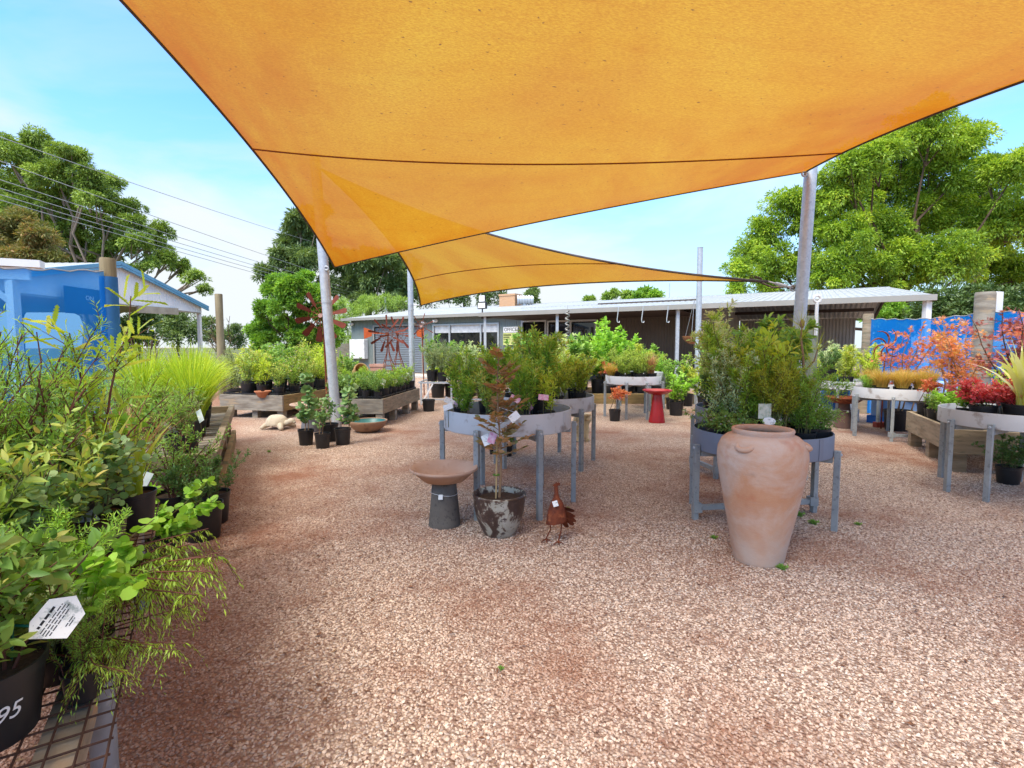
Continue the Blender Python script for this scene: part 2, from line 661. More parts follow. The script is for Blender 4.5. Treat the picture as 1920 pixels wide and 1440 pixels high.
mb = MB()
mb.add([(-300, 34, .006), (300, 34, .006), (300, 590, .006), (-300, 590, .006)], [(0, 1, 2, 3)])
mb.add([(-300, 12.5, .006), (-8.6, 12.5, .006), (-8.6, 33.99, .006), (-300, 33.99, .006)], [(0, 1, 2, 3)])
tag(mb.build('grass_field', MAT('paddock', (.07, .10, .03), (.13, .13, .05), .4, .9)), kind='structure')

# ================================================================== shared materials
TIMBER = MAT('weathered_timber', (.34, .27, .185), (.22, .165, .105), 3.5, .85, stretch=(1, 1, 6), bmp=.35, c3=(.16, .15, .10), s3=5, bs=25)
TIMBER_Y = MAT('treated_timber', (.30, .21, .09), (.19, .125, .055), 3, .85, stretch=(1.2, 1.2, 7), bmp=.35, c3=(.13, .12, .05), s3=4, bs=25)
TIMBER_G = MAT('grey_timber', (.30, .27, .22), (.17, .145, .115), 4, .9, stretch=(1, 1, 5), bmp=.4, c3=(.33, .25, .16), s3=3, bs=25)
POSTWOOD = MAT('post_timber', (.30, .25, .15), (.15, .115, .065), 9, .9, stretch=(1, 1, .12), bmp=.5, bs=40)
STEEL = MAT('galvanised_steel', (.42, .45, .49), (.52, .55, .58), 14, .45, .35, c3=(.36, .39, .43), s3=40)
GREY_PAINT = MAT('pale_grey_paint', (.55, .56, .57), (.48, .49, .50), 3, .5, c3=(.30, .27, .25), s3=9, bmp=.1)
GREY_LEG = MAT('grey_leg_paint', (.27, .30, .31), (.34, .37, .38), 10, .5, .2, c3=(.20, .21, .22), s3=30)
SLATE_PAINT = MAT('slate_grey_paint', (.16, .18, .23), (.2, .22, .27), 3, .5)
BLACK_PL = MAT('black_plastic', (.012, .012, .014), (.022, .021, .022), 5, .42, spec=.4)
SOIL = MAT('potting_mix', (.035, .022, .015), (.07, .042, .028), 60, .95, bmp=.8, bs=120, bd=.006)
DARK = MAT('dark_void', (.012, .011, .011), rough=.9)
WHITE = MAT('white_paint', (.78, .78, .77), (.70, .70, .69), 2, .5)
RUST = MAT('rusty_steel', (.22, .055, .022), (.12, .030, .016), 25, .8, .2, bmp=.3, c3=(.33, .10, .04), s3=18)
RUST_BR = MAT('rusty_red_steel', (.17, .034, .016), (.11, .022, .012), 18, .75, .1, c3=(.14, .03, .018), s3=14)
BROWN_BARK = MAT('bark', (.13, .085, .055), (.07, .045, .03), 6, .9, stretch=(1, 1, .25), bmp=.5)
RED_TWIG = MAT('red_twig', (.15, .05, .032), (.09, .035, .025), 10, .7)
GREEN_TWIG = MAT('green_twig', (.11, .13, .04), (.12, .075, .035), 6, .7)
TAN_TWIG = MAT('tan_twig', (.34, .22, .12), (.24, .14, .08), 8, .7)
TERRA = MAT('terracotta', (.50, .20, .10), (.42, .16, .08), 4, .8)
TAG_W = MAT('white_card', (.80, .80, .78), (.74, .74, .72), 5, .35, c3=(.32, .36, .33), s3=55, stretch=(1, 1, 3))
TAG_P = MAT('pink_card', (.62, .20, .36), (.72, .55, .6), 40, .4)
WIRE = MAT('wire', (.35, .36, .38), rough=.5, metal=.3)


def cloth_mat():
    m, nt, out = new_mat('orange_shade_cloth')
    v = coords(nt)
    n1 = noise(nt, v, .42, 6, .62, .5)
    c = ramp(nt, [(.30, (.33, .105, .010)), (.44, (.41, .195, .015)), (.58, (.45, .255, .021)), (.74, (.47, .30, .027))], n1)
    # weathered, browner cloth along the hems, streaked along the pull of the corners
    at = nd(nt, 'ShaderNodeAttribute', attribute_name='hem')
    m0 = nd(nt, 'ShaderNodeMath', operation='MULTIPLY')
    nt.links.new(at.outputs['Fac'], m0.inputs[0])
    nt.links.new(ramp(nt, [(.3, (.25,) * 3), (.65, (1, 1, 1))], noise(nt, coords(nt, (5, .9, 3)), 1.2, 5, .6)), m0.inputs[1])
    c = mixc(nt, m0.outputs[0], c, (.36, .095, .006))
    c = mixc(nt, ramp(nt, [(.52, (0, 0, 0)), (.75, (.30,) * 3)], noise(nt, coords(nt, (1.0, 9, 3)), .9, 6, .7)), c, (.34, .115, .008))
    # knit
    c = mixc(nt, ramp(nt, [(.34, (.0, 0, 0)), (.62, (.55,) * 3)], noise(nt, coords(nt, (38, 120, 120)), 1.0, 4, .75)), c, (.27, .09, .007))
    # specks of dirt and leaf bits
    c = mixc(nt, ramp(nt, [(.73, (0, 0, 0)), (.76, (.75,) * 3)], noise(nt, coords(nt, (1, 1.6, 1)), 24, 2, .4)), c, (.10, .04, .015))
    d = nt.nodes.new('ShaderNodeBsdfDiffuse')
    t = nt.nodes.new('ShaderNodeBsdfTranslucent')
    tr = nt.nodes.new('ShaderNodeBsdfTransparent')
    nt.links.new(c, d.inputs[0])
    nt.links.new(c, t.inputs[0])
    m1 = nd(nt, 'ShaderNodeMixShader', Fac=.72)
    nt.links.new(d.outputs[0], m1.inputs[1])
    nt.links.new(t.outputs[0], m1.inputs[2])
    m2 = nd(nt, 'ShaderNodeMixShader', Fac=.025)
    nt.links.new(m1.outputs[0], m2.inputs[1])
    nt.links.new(tr.outputs[0], m2.inputs[2])
    nt.links.new(m2.outputs[0], out.inputs[0])
    return m


CLOTH = cloth_mat()
WEB = MAT('grey_brown_webbing', (.10, .085, .085), (.075, .06, .06), 10, .8)
SEAM = MAT('seam_stitching', (.26, .07, .02), (.2, .055, .02), 30, .9)


def q2(a, b, sag, t):
    return a.lerp(b, t) + sag * (4 * t * (1 - t))


def ribbon(mb, pts, wdt):
    mb.tube(pts, wdt, 6)


# ---- near sail: four corners, alternately low and high
P1, P2 = at_y(627, 501, 7.45), at_y(1510, 322, 6.05)
P3, P4 = Vector((-3.45, .2, 4.55)), Vector((4.35, -.6, 2.35))
eL = lambda t: q2(P1, P3, Vector((.42, 0, .02)), t)
eR = lambda t: q2(P2, P4, Vector((-.52, 0, .05)), t)
eF = lambda s: q2(P1, P2, Vector((0, -.45, -.05)), s)
eB = lambda s: q2(P3, P4, Vector((0, .5, 0)), s)


def coons(s, t):
    return (eF(s) * (1 - t) + eB(s) * t + eL(t) * (1 - s) + eR(t) * s
            - (P1 * (1 - s) * (1 - t) + P2 * s * (1 - t) + P3 * (1 - s) * t + P4 * s * t))


sail = thing('shade_sail', 'big orange shade sail stretched overhead, its front corners tied to two steel poles', 'shade sail', (0, 0, 0))
mb = MB()
n = 48
mb.add([coons(i / n, j / n) for j in range(n + 1) for i in range(n + 1)],
       [(j * (n + 1) + i, j * (n + 1) + i + 1, (j + 1) * (n + 1) + i + 1, (j + 1) * (n + 1) + i) for j in range(n) for i in range(n)])
fo = mb.build('fabric', CLOTH, sail, smooth=80)
ha = fo.data.attributes.new('hem', 'FLOAT', 'POINT')
ha.data.foreach_set('value', [min(1.0, .9 * math.exp(-min(i, n - i) / n / .11) + .55 * math.exp(-min(j, n - j) / n / .03)) for j in range(n + 1) for i in range(n + 1)])
mb = MB()
tt = [i / 40 for i in range(41)]
for e in (eL, eR):
    mb.tube([e(t) for t in tt], .013, 6)
for e in (eF, eB):
    mb.tube([e(t) for t in tt], .010, 6)
mb.build('edge_webbing', WEB, sail, smooth=60)
mb = MB()
mb.tube([coons(s, .335 + (.125 - .335) * s) - Vector((0, 0, .004)) for s in tt], .009, 5)
mb.build('seam', SEAM, sail, smooth=60)
# ---- far sail: a triangle from the left pole's top
C0 = at_y(604, 318, 7.5)
A0 = at_y(788, 573, 12.0)
B0 = at_y(1441, 528, 6.3)
lE = lambda u: q2(C0, A0, Vector((.34, -.1, -.04)), u)
rE = lambda u: q2(C0, B0, Vector((-.05, .45, -.2)), u)


def tri(u, v):
    p = lE(u) * (1 - v) + rE(u) * v
    return p + Vector((-.1, -.35, .15)) * (4 * v * (1 - v) * u * u)


far = thing('shade_sail', 'smaller triangular orange shade sail beyond the big one, tip tied to the right pole', 'shade sail', (0, 0, 0))
mb = MB()
n = 32
mb.add([tri(max(i / n, .004), j / n) for i in range(n + 1) for j in range(n + 1)],
       [(i * (n + 1) + j, i * (n + 1) + j + 1, (i + 1) * (n + 1) + j + 1, (i + 1) * (n + 1) + j) for i in range(n) for j in range(n)])
mb.build('fabric', CLOTH, far, smooth=80)
mb = MB()
mb.tube([lE(t) for t in tt], .020, 6)
mb.tube([rE(t) for t in tt], .015, 6)
mb.tube([tri(1, t) for t in tt], .014, 6)
mb.build('edge_webbing', WEB, far, smooth=60)
mb = MB()
mb.tube([tri(.72, t) for t in tt], .009, 5)
mb.build('seam', SEAM, far, smooth=60)
mb = MB()
ringp = at_y(1487, 540, 6.12)
mb.tube([B0, B0.lerp(ringp, .35)], .012, 6)
mb.tube([B0.lerp(ringp, .3), B0.lerp(ringp, .75)], .02, 8)
mb.tube([B0.lerp(ringp, .7), ringp], .011, 6)
mb.tube([ringp + Vector((.035 * math.cos(k), 0, .035 * math.sin(k))) for k in np.linspace(0, 2 * PI, 15)], .009, 6, cap=False)
mb.build('turnbuckle', STEEL, far, smooth=50)


def sail_pole(base, top, r, label, bands=(), eye=None):
    o = thing('sail_pole', label, 'pole', base, 0, 'steel poles holding the shade sails')
    mb = MB()
    t = top - base
    mb.tube([Vector((0, 0, -.1)), t], r, 24)
    mb.build('shaft', STEEL, o, smooth=50)
    mb = MB()
    mb.tube([t * 1.0, t * 1.004], r * 1.06, 24)
    mb.build('end_cap', STEEL, o, smooth=50)
    for z in bands:
        mb = MB()
        p = t * (z / t.z)
        mb.tube([p - t.normalized() * .02, p + t.normalized() * .02], r * 1.08, 20)
        mb.build('strap', STEEL, o, smooth=50)
    if eye is not None:
        e = Vector(eye) - base
        mb = MB()
        p = t * (e.z / t.z)
        mb.tube([p, e], .012, 6)
        mb.tube([e + Vector((.028 * math.cos(k), 0, .028 * math.sin(k))) for k in np.linspace(0, 2 * PI, 13)], .009, 6, cap=False)
        mb.build('eye_bolt', STEEL, o, smooth=50)
    return o


b = at_h(633, 809)
sail_pole(b, at_y(590, 292, b.y), .070, 'leaning galvanised pole at the left corner of the big orange sail', (1.9,), at_y(612, 503, b.y - .06))
b = at_h(1481, 846)
sail_pole(b, at_y(1521, 308, b.y), .068, 'tall galvanised pole at the right corner of the big orange sail', (), at_y(1508, 326, b.y - .06))
b = at_h(774, 750)
sail_pole(b, at_y(768, 478, b.y), .064, 'galvanised pole at the low left corner of the smaller sail', (1.15, 2.1), at_y(787, 572, b.y))
b = at_h(1306, 758)
sail_pole(b, at_y(1313, 465, b.y), .058, 'thin steel pole standing before the veranda, between the sails and the carport', (1.3,))

# ================================================================== office building
BO, BU, BV = Vector((-8.28, 26.5, 0)), Vector((.862, -.507, 0)), Vector((.507, .862, 0))
bp = lambda t, w_, h: BO + BU * t + BV * w_ + Vector((0, 0, h))


def corr_mat(name, c1, c2):
    return MAT(name, c1, c2, 1.2, .45, .1, spec=.4)


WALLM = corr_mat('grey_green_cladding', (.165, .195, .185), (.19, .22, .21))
ROOFM = corr_mat('pale_roof_sheet', (.40, .42, .43), (.34, .36, .37))
DOORM = corr_mat('roller_door_grey', (.15, .175, .195), (.18, .2, .22))
SHEDW = corr_mat('silver_cladding', (.36, .34, .30), (.30, .28, .25))
TRIMM = MAT('gutter_paint', (.32, .30, .27), (.28, .27, .24), 2, .5)
FRAME = MAT('aluminium_frame', (.50, .52, .53), (.45, .47, .48), 3, .4, .3)
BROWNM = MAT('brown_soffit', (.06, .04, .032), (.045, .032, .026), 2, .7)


def corrugated(mb, p, d, L, u, H, nrm, pitch=.1, amp=.012, sharp=True):
    """ribbed sheet: ribs run along u, repeat along d"""
    p, d, u, nrm = Vector(p), Vector(d), Vector(u), Vector(nrm)
    k = max(1, int(L / pitch))
    pr = []
    for i in range(k):
        for a, z in ((0, 0), (.35, 0), (.5, 1), (.85, 1)):
            pr.append(((i + a) * L / k, z * amp))
    pr.append((L, 0))
    A = [p + d * x + nrm * z for x, z in pr]
    n = len(A)
    mb.add(A + [q + u * H for q in A], [(i, i + 1, i + 1 + n, i + n) for i in range(n - 1)])


def glass_mat():
    m, nt, out = new_mat('window_glass')
    v = coords(nt, (1.3, 1.3, 1.3))
    c = ramp(nt, [(.35, (.008, .008, .009)), (.5, (.03, .028, .026)), (.62, (.01, .012, .014)), (.75, (.05, .045, .04))], noise(nt, v, 1.4, 4, .6))
    principled(nt, out, c, .03, 0, .6)
    return m


GLASS = glass_mat()
off = thing('office_building', 'long grey office building with corrugated walls, veranda and open carport', 'building', BO)
rel = lambda t, w_, h: bp(t, w_, h) - BO
Z = Vector((0, 0, 1))
mb = MB()
F = -BV


def wallseg(t0, t1, h0, h1, w_=0.0):
    corrugated(mb, rel(t0, w_, h0), BU, t1 - t0, Z, h1 - h0, F)


wallseg(0, 1.62, 0, 2.62)
wallseg(1.62, 4.72, 2.23, 2.62)
wallseg(4.72, 5.4, 0, 2.62)
wallseg(5.4, 8.97, 0, .70)
wallseg(5.4, 8.97, 2.28, 2.62)
wallseg(8.97, 10.05, 0, 2.75)
mb.build('wall', WALLM, off)
mb = MB()
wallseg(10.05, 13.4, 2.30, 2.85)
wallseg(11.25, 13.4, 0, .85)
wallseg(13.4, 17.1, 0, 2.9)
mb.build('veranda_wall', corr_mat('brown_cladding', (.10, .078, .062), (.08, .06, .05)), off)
mb = MB()
corrugated(mb, rel(17.15, 11, 0), BU, 5.1, Z, 2.62, F, .14, .02)
corrugated(mb, rel(17.1, 0, 0), BV, 11, Z, 2.9, BU, .14, .02)
mb.build('carport_wall', SHEDW, off)
mb = MB()
corrugated(mb, rel(0, 0, 0), BV, 10, Z, 2.6, -BU)
mb.box(rel(8.5, 3.5, 1.3), (16.8, .06, 2.5), math.atan2(BU.y, BU.x))
mb.build('end_wall', WALLM, off)
# roof: one low gable, its front slope running out over the veranda
mb = MB()
ridge = lambda t: rel(t, 5.7, 3.5)


def slope(t0, t1, w0, h0, w1, h1):
    d = rel(0, w1, h1) - rel(0, w0, h0)
    n_ = BU.cross(d).normalized()
    corrugated(mb, rel(t0, w0, h0), BU, t1 - t0, d.normalized(), d.length, n_, .19, .026)


slope(-.25, 10.1, -.32, 2.66, 5.7, 3.5)
slope(10.1, 22.97, -3.05, 2.46, 5.7, 3.5)
slope(-.25, 22.97, 11.3, 2.62, 5.7, 3.5)
mb.bar(ridge(-.25), ridge(22.97), .3, .05)
mb.build('roof', ROOFM, off)
mb = MB()
mb.bar(rel(-.3, -.36, 2.62), rel(10.1, -.36, 2.62), .12, .13)
mb.bar(rel(10.05, -3.1, 2.41), rel(23.02, -3.1, 2.41), .12, .14)
mb.bar(rel(-.27, -.3, 2.60), rel(-.27, 5.7, 3.44), .04, .16)
mb.build('gutter', TRIMM, off)
for a_, b_, w_, h_ in ((rel(22.97, -3.05, 2.4), rel(22.97, 5.7, 3.42), .06, .16), (rel(22.97, 5.7, 3.42), rel(22.97, 11.3, 2.52), .06, .16), (rel(10.1, -3.0, 2.33), rel(10.1, .1, 2.62), .08, .14),
                       (rel(20.2, 5.7, 3.32), rel(20.2, 11.2, 2.45), .1, .22), (rel(17.2, 8.5, 2.85), rel(22.75, 8.5, 2.85), .08, .14)):
    mb = MB()
    mb.bar(a_, b_, w_, h_)
    mb.build('roof_beam', BROWNM, off)
mb = MB()
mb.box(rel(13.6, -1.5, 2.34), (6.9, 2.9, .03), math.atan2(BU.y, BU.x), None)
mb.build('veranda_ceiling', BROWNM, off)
for t in (10.2, 13.1, 17.05):
    mb = MB()
    mb.bar(rel(t, -2.95, 0), rel(t, -2.95, 2.36), .09, .09)
    mb.build('veranda_post', STEEL if t > 10.5 else FRAME, off)
mb = MB()
mb.bar(rel(22.87, -2.95, 0), rel(22.87, -2.95, 2.36), .13, .13)
mb.build('veranda_post', WHITE, off)
# roller door
mb = MB()
k = 26
A = []
for i in range(k):
    for f_, o_ in ((0, 0), (.5, .02)):
        A.append(((i + f_) * 2.2 / k, o_))
A.append((2.2, 0))
mb.add([rel(1.62, .06 - b_, z) for z, b_ in A] + [rel(4.72, .06 - b_, z) for z, b_ in A],
       [(i, i + len(A), i + 1 + len(A), i + 1) for i in range(len(A) - 1)])
rd = mb.build('roller_door', DOORM, off)
mb = MB()
for t in (1.6, 4.74):
    mb.bar(rel(t, -.02, 0), rel(t, -.02, 2.26), .07, .06)
mb.bar(rel(1.6, -.02, 2.27), rel(4.74, -.02, 2.27), .06, .08)
mb.build('door_frame', TRIMM, rd)


def window(t0, t1, h0, h1, mull, blind=True, w_=0.0):
    m_ = MB()
    m_.bar(rel(t0, w_ + .05, (h0 + h1) / 2), rel(t1, w_ + .05, (h0 + h1) / 2), .02, h1 - h0)
    wn = m_.build('window', GLASS, off)
    m_ = MB()
    for h in (h0, h1): m_.bar(rel(t0 - .03, w_ - .02, h), rel(t1 + .03, w_ - .02, h), .08, .07)
    for t in [t0, t1] + mull: m_.bar(rel(t, w_ - .025, h0 + .035), rel(t, w_ - .025, h1 - .035), .07, .07, BU)
    m_.build('frame', FRAME, wn)
    if blind:
        m_ = MB()
        e = [t0] + mull + [t1]
        for a_, b_ in zip(e[:-1], e[1:]):
            m_.bar(rel(a_ + .05, w_ + .03, h1 - .2), rel(b_ - .05, w_ + .03, h1 - .2), .012, .33)
        m_.build('blind', MAT('blind_cloth', (.66, .66, .66), rough=.8), wn)
    return wn


window(5.42, 8.95, .73, 2.24, [6.35, 8.05])
window(11.3, 13.35, .88, 2.26, [12.3], False)
mb = MB()
mb.bar(rel(10.2, .06, 1.1), rel(11.1, .06, 1.1), .03, 2.2)
dr = mb.build('door', DARK, off)
mb = MB()
for t in (10.1, 11.2): mb.bar(rel(t, -.02, 0), rel(t, -.02, 2.26), .08, .07, BU)
mb.bar(rel(10.06, -.02, 2.29), rel(11.24, -.02, 2.29), .08, .07)
mb.build('door_frame', FRAME, dr)
mb = MB()
mb.tube([rel(10.95, .0, .95), rel(10.95, -.03, 1.0), rel(10.95, -.03, 1.2), rel(10.95, .0, 1.25)], .012, 6)
mb.build('handle', STEEL, dr, smooth=50)


def brick_mat():
    m, nt, out = new_mat('cream_brick')
    v = coords(nt)
    mp_ = nt.nodes.new('ShaderNodeVectorMath')
    br = nd(nt, 'ShaderNodeTexBrick', Scale=4.0)
    sx_ = nt.nodes.new('ShaderNodeSeparateXYZ')
    cx_ = nt.nodes.new('ShaderNodeCombineXYZ')
    nt.links.new(v, sx_.inputs[0])
    nt.links.new(sx_.outputs['X'], cx_.inputs['X'])
    nt.links.new(sx_.outputs['Z'], cx_.inputs['Y'])
    nt.links.new(cx_.outputs[0], br.inputs['Vector'])
    br.inputs['Color1'].default_value = (.55, .30, .15, 1)
    br.inputs['Color2'].default_value = (.48, .25, .12, 1)
    br.inputs['Mortar'].default_value = (.5, .42, .33, 1)
    br.inputs['Mortar Size'].default_value = .018
    principled(nt, out, br.outputs['Color'], .85)
    return m


mb = MB()
cpos = at_y(957, 560, 27.4) - BO
mb.box((cpos.x, cpos.y, 3.35), (.95, .7, 1.3), math.atan2(BU.y, BU.x))
mb.box((cpos.x, cpos.y, 3.96), (1.01, .76, .1), math.atan2(BU.y, BU.x))
ch = mb.build('chimney', brick_mat(), off)
mb = MB()
vp = at_y(985, 566, 26.8) - BO
mb.tube([(vp.x - .05, vp.y, vp.z - .55), (vp.x - .05, vp.y, vp.z), ], .12, 12)
for i in range(6):
    mb.tube([(vp.x - .42 + i * .14, vp.y, vp.z + .1), (vp.x - .42 + i * .14 + .09, vp.y, vp.z + .1)], .25 - .02 * (i % 2), 14)
mb.tube([(vp.x - .4, vp.y, vp.z + .1), (vp.x + .42, vp.y, vp.z + .1)], .2, 14)
mb.build('roof_vent', STEEL, off, smooth=50)
# meter box, lamps, cameras on the wall
mb = MB()
mb.bar(rel(.15, -.15, 1.13), rel(1.2, -.15, 1.13), .27, .98)
bx = mb.build('meter_box', MAT('cream_white_paint', (.80, .80, .76), rough=.45), off, bevel=.02)
mb = MB()
mb.bar(rel(.22, -.29, 1.13), rel(1.13, -.29, 1.13), .012, .88)
mb.build('box_door', WHITE, bx, bevel=.004)
for t, h in ((.18, 2.4), (5.65, 2.44)):
    mb = MB()
    q = rel(t, -.14, h)
    mb.sphere(q, .09, 12, 8)
    mb.tube([q + F * .06, q + F * .17 - Z * .04], .06, 10)
    mb.tube([q, q - F * .12], .05, 8)
    mb.build('security_camera', WHITE, off, smooth=60)
for t, h, wd in ((4.3, 2.36, -.2), (4.95, 2.36, -.2)):
    mb = MB()
    q = rel(t, wd, h)
    mb.sphere(q, .085, 10, 8, (1, 1, 1))
    mb.tube([q - F * .02, q - F * .2], .04, 8)
    mb.build('wall_lamp', WHITE, off, smooth=60)
mb = MB()
q = rel(10.2, -3.12, 2.56)
mb.bar(q - Z * .1, q + Z * .05, .05, .05)
mb.box(q + Z * .17, (.36, .1, .24), math.atan2(BU.y, BU.x))
mb.box(q + Z * .42, (.26, .06, .24), math.atan2(BU.y, BU.x))
fl = mb.build('floodlight', MAT('black_metal', (.03, .03, .032), rough=.5), off, bevel=.01)
mb = MB()
mb.box(q + Z * .17 + F * .053, (.3, .012, .18), math.atan2(BU.y, BU.x))
mb.build('lens', WHITE, fl)
mb = MB()
mb.box(q + Z * .42 + F * .034, (.24, .012, .22), math.atan2(BU.y, BU.x))
mb.build('sensor_panel', WHITE, fl)
mb = MB()
q = at_y(723, 583, 30) - BO
mb.tube([q - Z * .1, q + Z * .75, q + Z * .82 - BU * .2], .06, 8)
mb.build('vent_pipe', FRAME, off, smooth=50)
q = at_y(1255, 556, 24) - BO
mb = MB()
mb.tube([q - Z * .2, q + Z * .62], .022, 6)
mb.build('aerial', STEEL, off)
# hooks hanging under the veranda
for px in (1160, 1206, 1253):
    p = at_y(px, 583, 13.9)
    p.z = 2.33
    mb = MB()
    mb.tube([Vector((0, 0, 0)), Vector((-.04, 0, -.36)), Vector((-.03, 0, -.42)), Vector((.02, 0, -.43)), Vector((.03, 0, -.39))], .013, 6)
    o = mb.build('hanging_hook', FRAME, None, p, smooth=50)
    tag(o, 'pale steel hook hanging empty from the veranda beam', 'hook', 'hooks hanging under the veranda')


def text_mesh(s, size, name='lettering', ext=.002, shear=0.0, space=1.0):
    c = bpy.data.curves.new('text', 'FONT')
    c.body = s
    c.size = size
    c.extrude = ext
    c.align_x = 'CENTER'
    c.align_y = 'CENTER'
    c.shear = shear
    c.space_character = space
    o = bpy.data.objects.new('text', c)
    me = bpy.data.meshes.new_from_object(o)
    bpy.data.objects.remove(o)
    bpy.data.curves.remove(c)
    me.name = name
    return me


INK = MAT('black_ink', (.015, .015, .018), rough=.6)
FM = Matrix((BU, Z, F)).transposed().to_4x4()


def wall_sign(name, label, t, h, wd, hg, mat, build):
    o = thing(name, label, 'sign', bp(t, -.05, h))
    o.matrix_world = Matrix.Translation(bp(t, -.05, h)) @ FM
    m_ = MB()
    m_.box((0, 0, 0), (wd, hg, .012))
    m_.build('board', mat, o)
    build(o)
    return o


def s1(o):
    l = link('lettering', text_mesh('OFFICE', .21), INK, o, (0, 0, .008))
    l.scale = (.92, 1.0, 1)


def s2(o):
    m_ = MB()
    for y, x0, x1, th in ((.17, -.36, .02, .05), (.08, -.36, -.06, .04), (0, -.36, -.02, .03), (-.17, .02, .28, .04)):
        m_.box(((x0 + x1) / 2, y, .008), (x1 - x0, th, .004))
    m_.build('print', MAT('dark_green_ink', (.03, .05, .02), rough=.7), o)
    m_ = MB()
    pts = [(.20 + .13 * math.cos(a_) * (1 + .25 * math.sin(3 * a_)), .07 + .10 * math.sin(a_)) for a_ in np.linspace(0, 2 * PI, 22)[:-1]]
    m_.prism(pts, (0, 0, .007), (1, 0, 0), (0, 1, 0), (0, 0, .004))
    m_.build('emblem', MAT('emblem_ink', (.08, .11, .04), (.03, .04, .02), 18), o)


wall_sign('office_sign', 'white sign reading OFFICE on the grey wall beside the door', 9.56, 1.96, .70, .24, WHITE, s1)
wall_sign('information_sign', 'yellow-green sign with dark print under the OFFICE sign', 9.58, 1.57, .76, .5, MAT('yellow_board', (.60, .64, .22), rough=.6), s2)

# ================================================================== white shed on the left
SX = -10.35
shed = thing('gable_shed', 'open white gable-ended shed with blue roof trim on the left', 'shed', (SX, 13.6, 0))
BLUE_T = MAT('blue_trim', (.10, .27, .42), (.13, .31, .46), 3, .45)
mb = MB()
hl = lambda y: 3.42 - abs(y) * .228
ks = np.linspace(-3.6, 3.6, 73)
for a_, b_ in zip(ks[:-1], ks[1:]):
    m_ = (a_ + b_) / 2
    mb.add([(0, a_, 2.38), (.012, m_, 2.38), (0, b_, 2.38), (0, a_, hl(a_)), (.012, m_, hl(m_)), (0, b_, hl(b_))], [(0, 1, 4, 3), (1, 2, 5, 4)])
mb.build('gable', MAT('white_cladding', (.78, .78, .77), (.70, .71, .72), 1.5, .5), shed)
mb = MB()
for s in (-1, 1):
    corrugated(mb, (.06, 3.75 * s, hl(3.75)), (-1, 0, 0), 6.5, Vector((0, -s * 3.75, 3.42 - hl(3.75))).normalized(), 3.85, (0, 0, 1), .2, .025)
mb.build('roof', ROOFM, shed)
mb = MB()
for s in (-1, 1):
    mb.bar((.1, 3.8 * s, hl(3.8) + .01), (.1, 0, 3.43), .07, .09)
    mb.bar((.115, 3.8 * s, hl(3.8) - .075), (.115, 0, 3.345), .05, .05)
mb.build('barge_board', BLUE_T, shed)
for y in (-3.55, 3.55):
    for x in (-.06, -6.2):
        mb = MB()
        mb.bar((x, y, 0), (x, y, 2.55), .1, .1)
        mb.build('post', WHITE, shed)
mb = MB()
mb.bar((-.03, -3.55, 2.36), (-.03, 3.55, 2.36), .06, .05)
mb.bar((.05, .6, 2.28), (.05, 2.3, 2.33), .05, .2)
mb.box((-3.2, 0, 2.4), (6, 7, .04))
mb.build('lintel', MAT('raw_beam', (.40, .36, .28), (.3, .26, .2), 4, .8), shed)
# pergola beam seen through the blue mesh
pg = thing('pergola', 'pale pergola post and beam standing behind the blue shade cloth', 'pergola', (-8.3, 8.6, 0))
mb = MB()
mb.bar((.0, 0, 0), (0, 0, 2.35), .13, .13)
mb.build('post', WHITE, pg)
mb = MB()
mb.bar((-2.4, -1.2, 2.46), (.22, .1, 2.46), .1, .2)
mb.bar((-2.4, -1.2, 2.63), (.36, .18, 2.63), .24, .12)
mb.bar((-.35, -.17, 2.36), (0, 0, 1.95), .08, .08)
mb.build('beam', WHITE, pg)
mb = MB()
mb.box((0, 0, 0), (.012, 1.15, .62))
mb.box((.008, 0, .0), (.004, 1.05, .52))
sg = thing('hanging_sign', 'dark board with pale lettering hung in the shed opening behind blue cloth', 'sign', (-10.2, 12.35, 2.33))
mb.build('board', MAT('navy_board', (.03, .06, .14), rough=.6), sg)
tl = link('lettering', text_mesh('ON', .15), WHITE, sg, (.014, .12, .08))
tl.rotation_euler = (PI / 2, 0, PI / 2)


# ================================================================== blue shade-cloth fences
def mesh_cloth(thin=.3, tint=(.36, .72, 1, 1)):
    m, nt, out = new_mat('blue_shade_cloth')
    v = coords(nt)
    c = ramp(nt, [(.3, (.006, .19, .64)), (.7, (.012, .25, .76))], noise(nt, v, 1.1, 4))
    d = nt.nodes.new('ShaderNodeBsdfDiffuse')
    t = nt.nodes.new('ShaderNodeBsdfTranslucent')
    tr = nt.nodes.new('ShaderNodeBsdfTransparent')
    tr.inputs[0].default_value = tint
    nt.links.new(c, d.inputs[0])
    nt.links.new(c, t.inputs[0])
    m1 = nd(nt, 'ShaderNodeMixShader', Fac=.45)
    nt.links.new(d.outputs[0], m1.inputs[1])
    nt.links.new(t.outputs[0], m1.inputs[2])
    m2 = nd(nt, 'ShaderNodeMixShader', Fac=thin)
    nt.links.new(m1.outputs[0], m2.inputs[1])
    nt.links.new(tr.outputs[0], m2.inputs[2])
    nt.links.new(m2.outputs[0], out.inputs[0])
    return m


BLUE = mesh_cloth(.46, (.42, .76, 1, 1))
BLUE2 = mesh_cloth(.26)


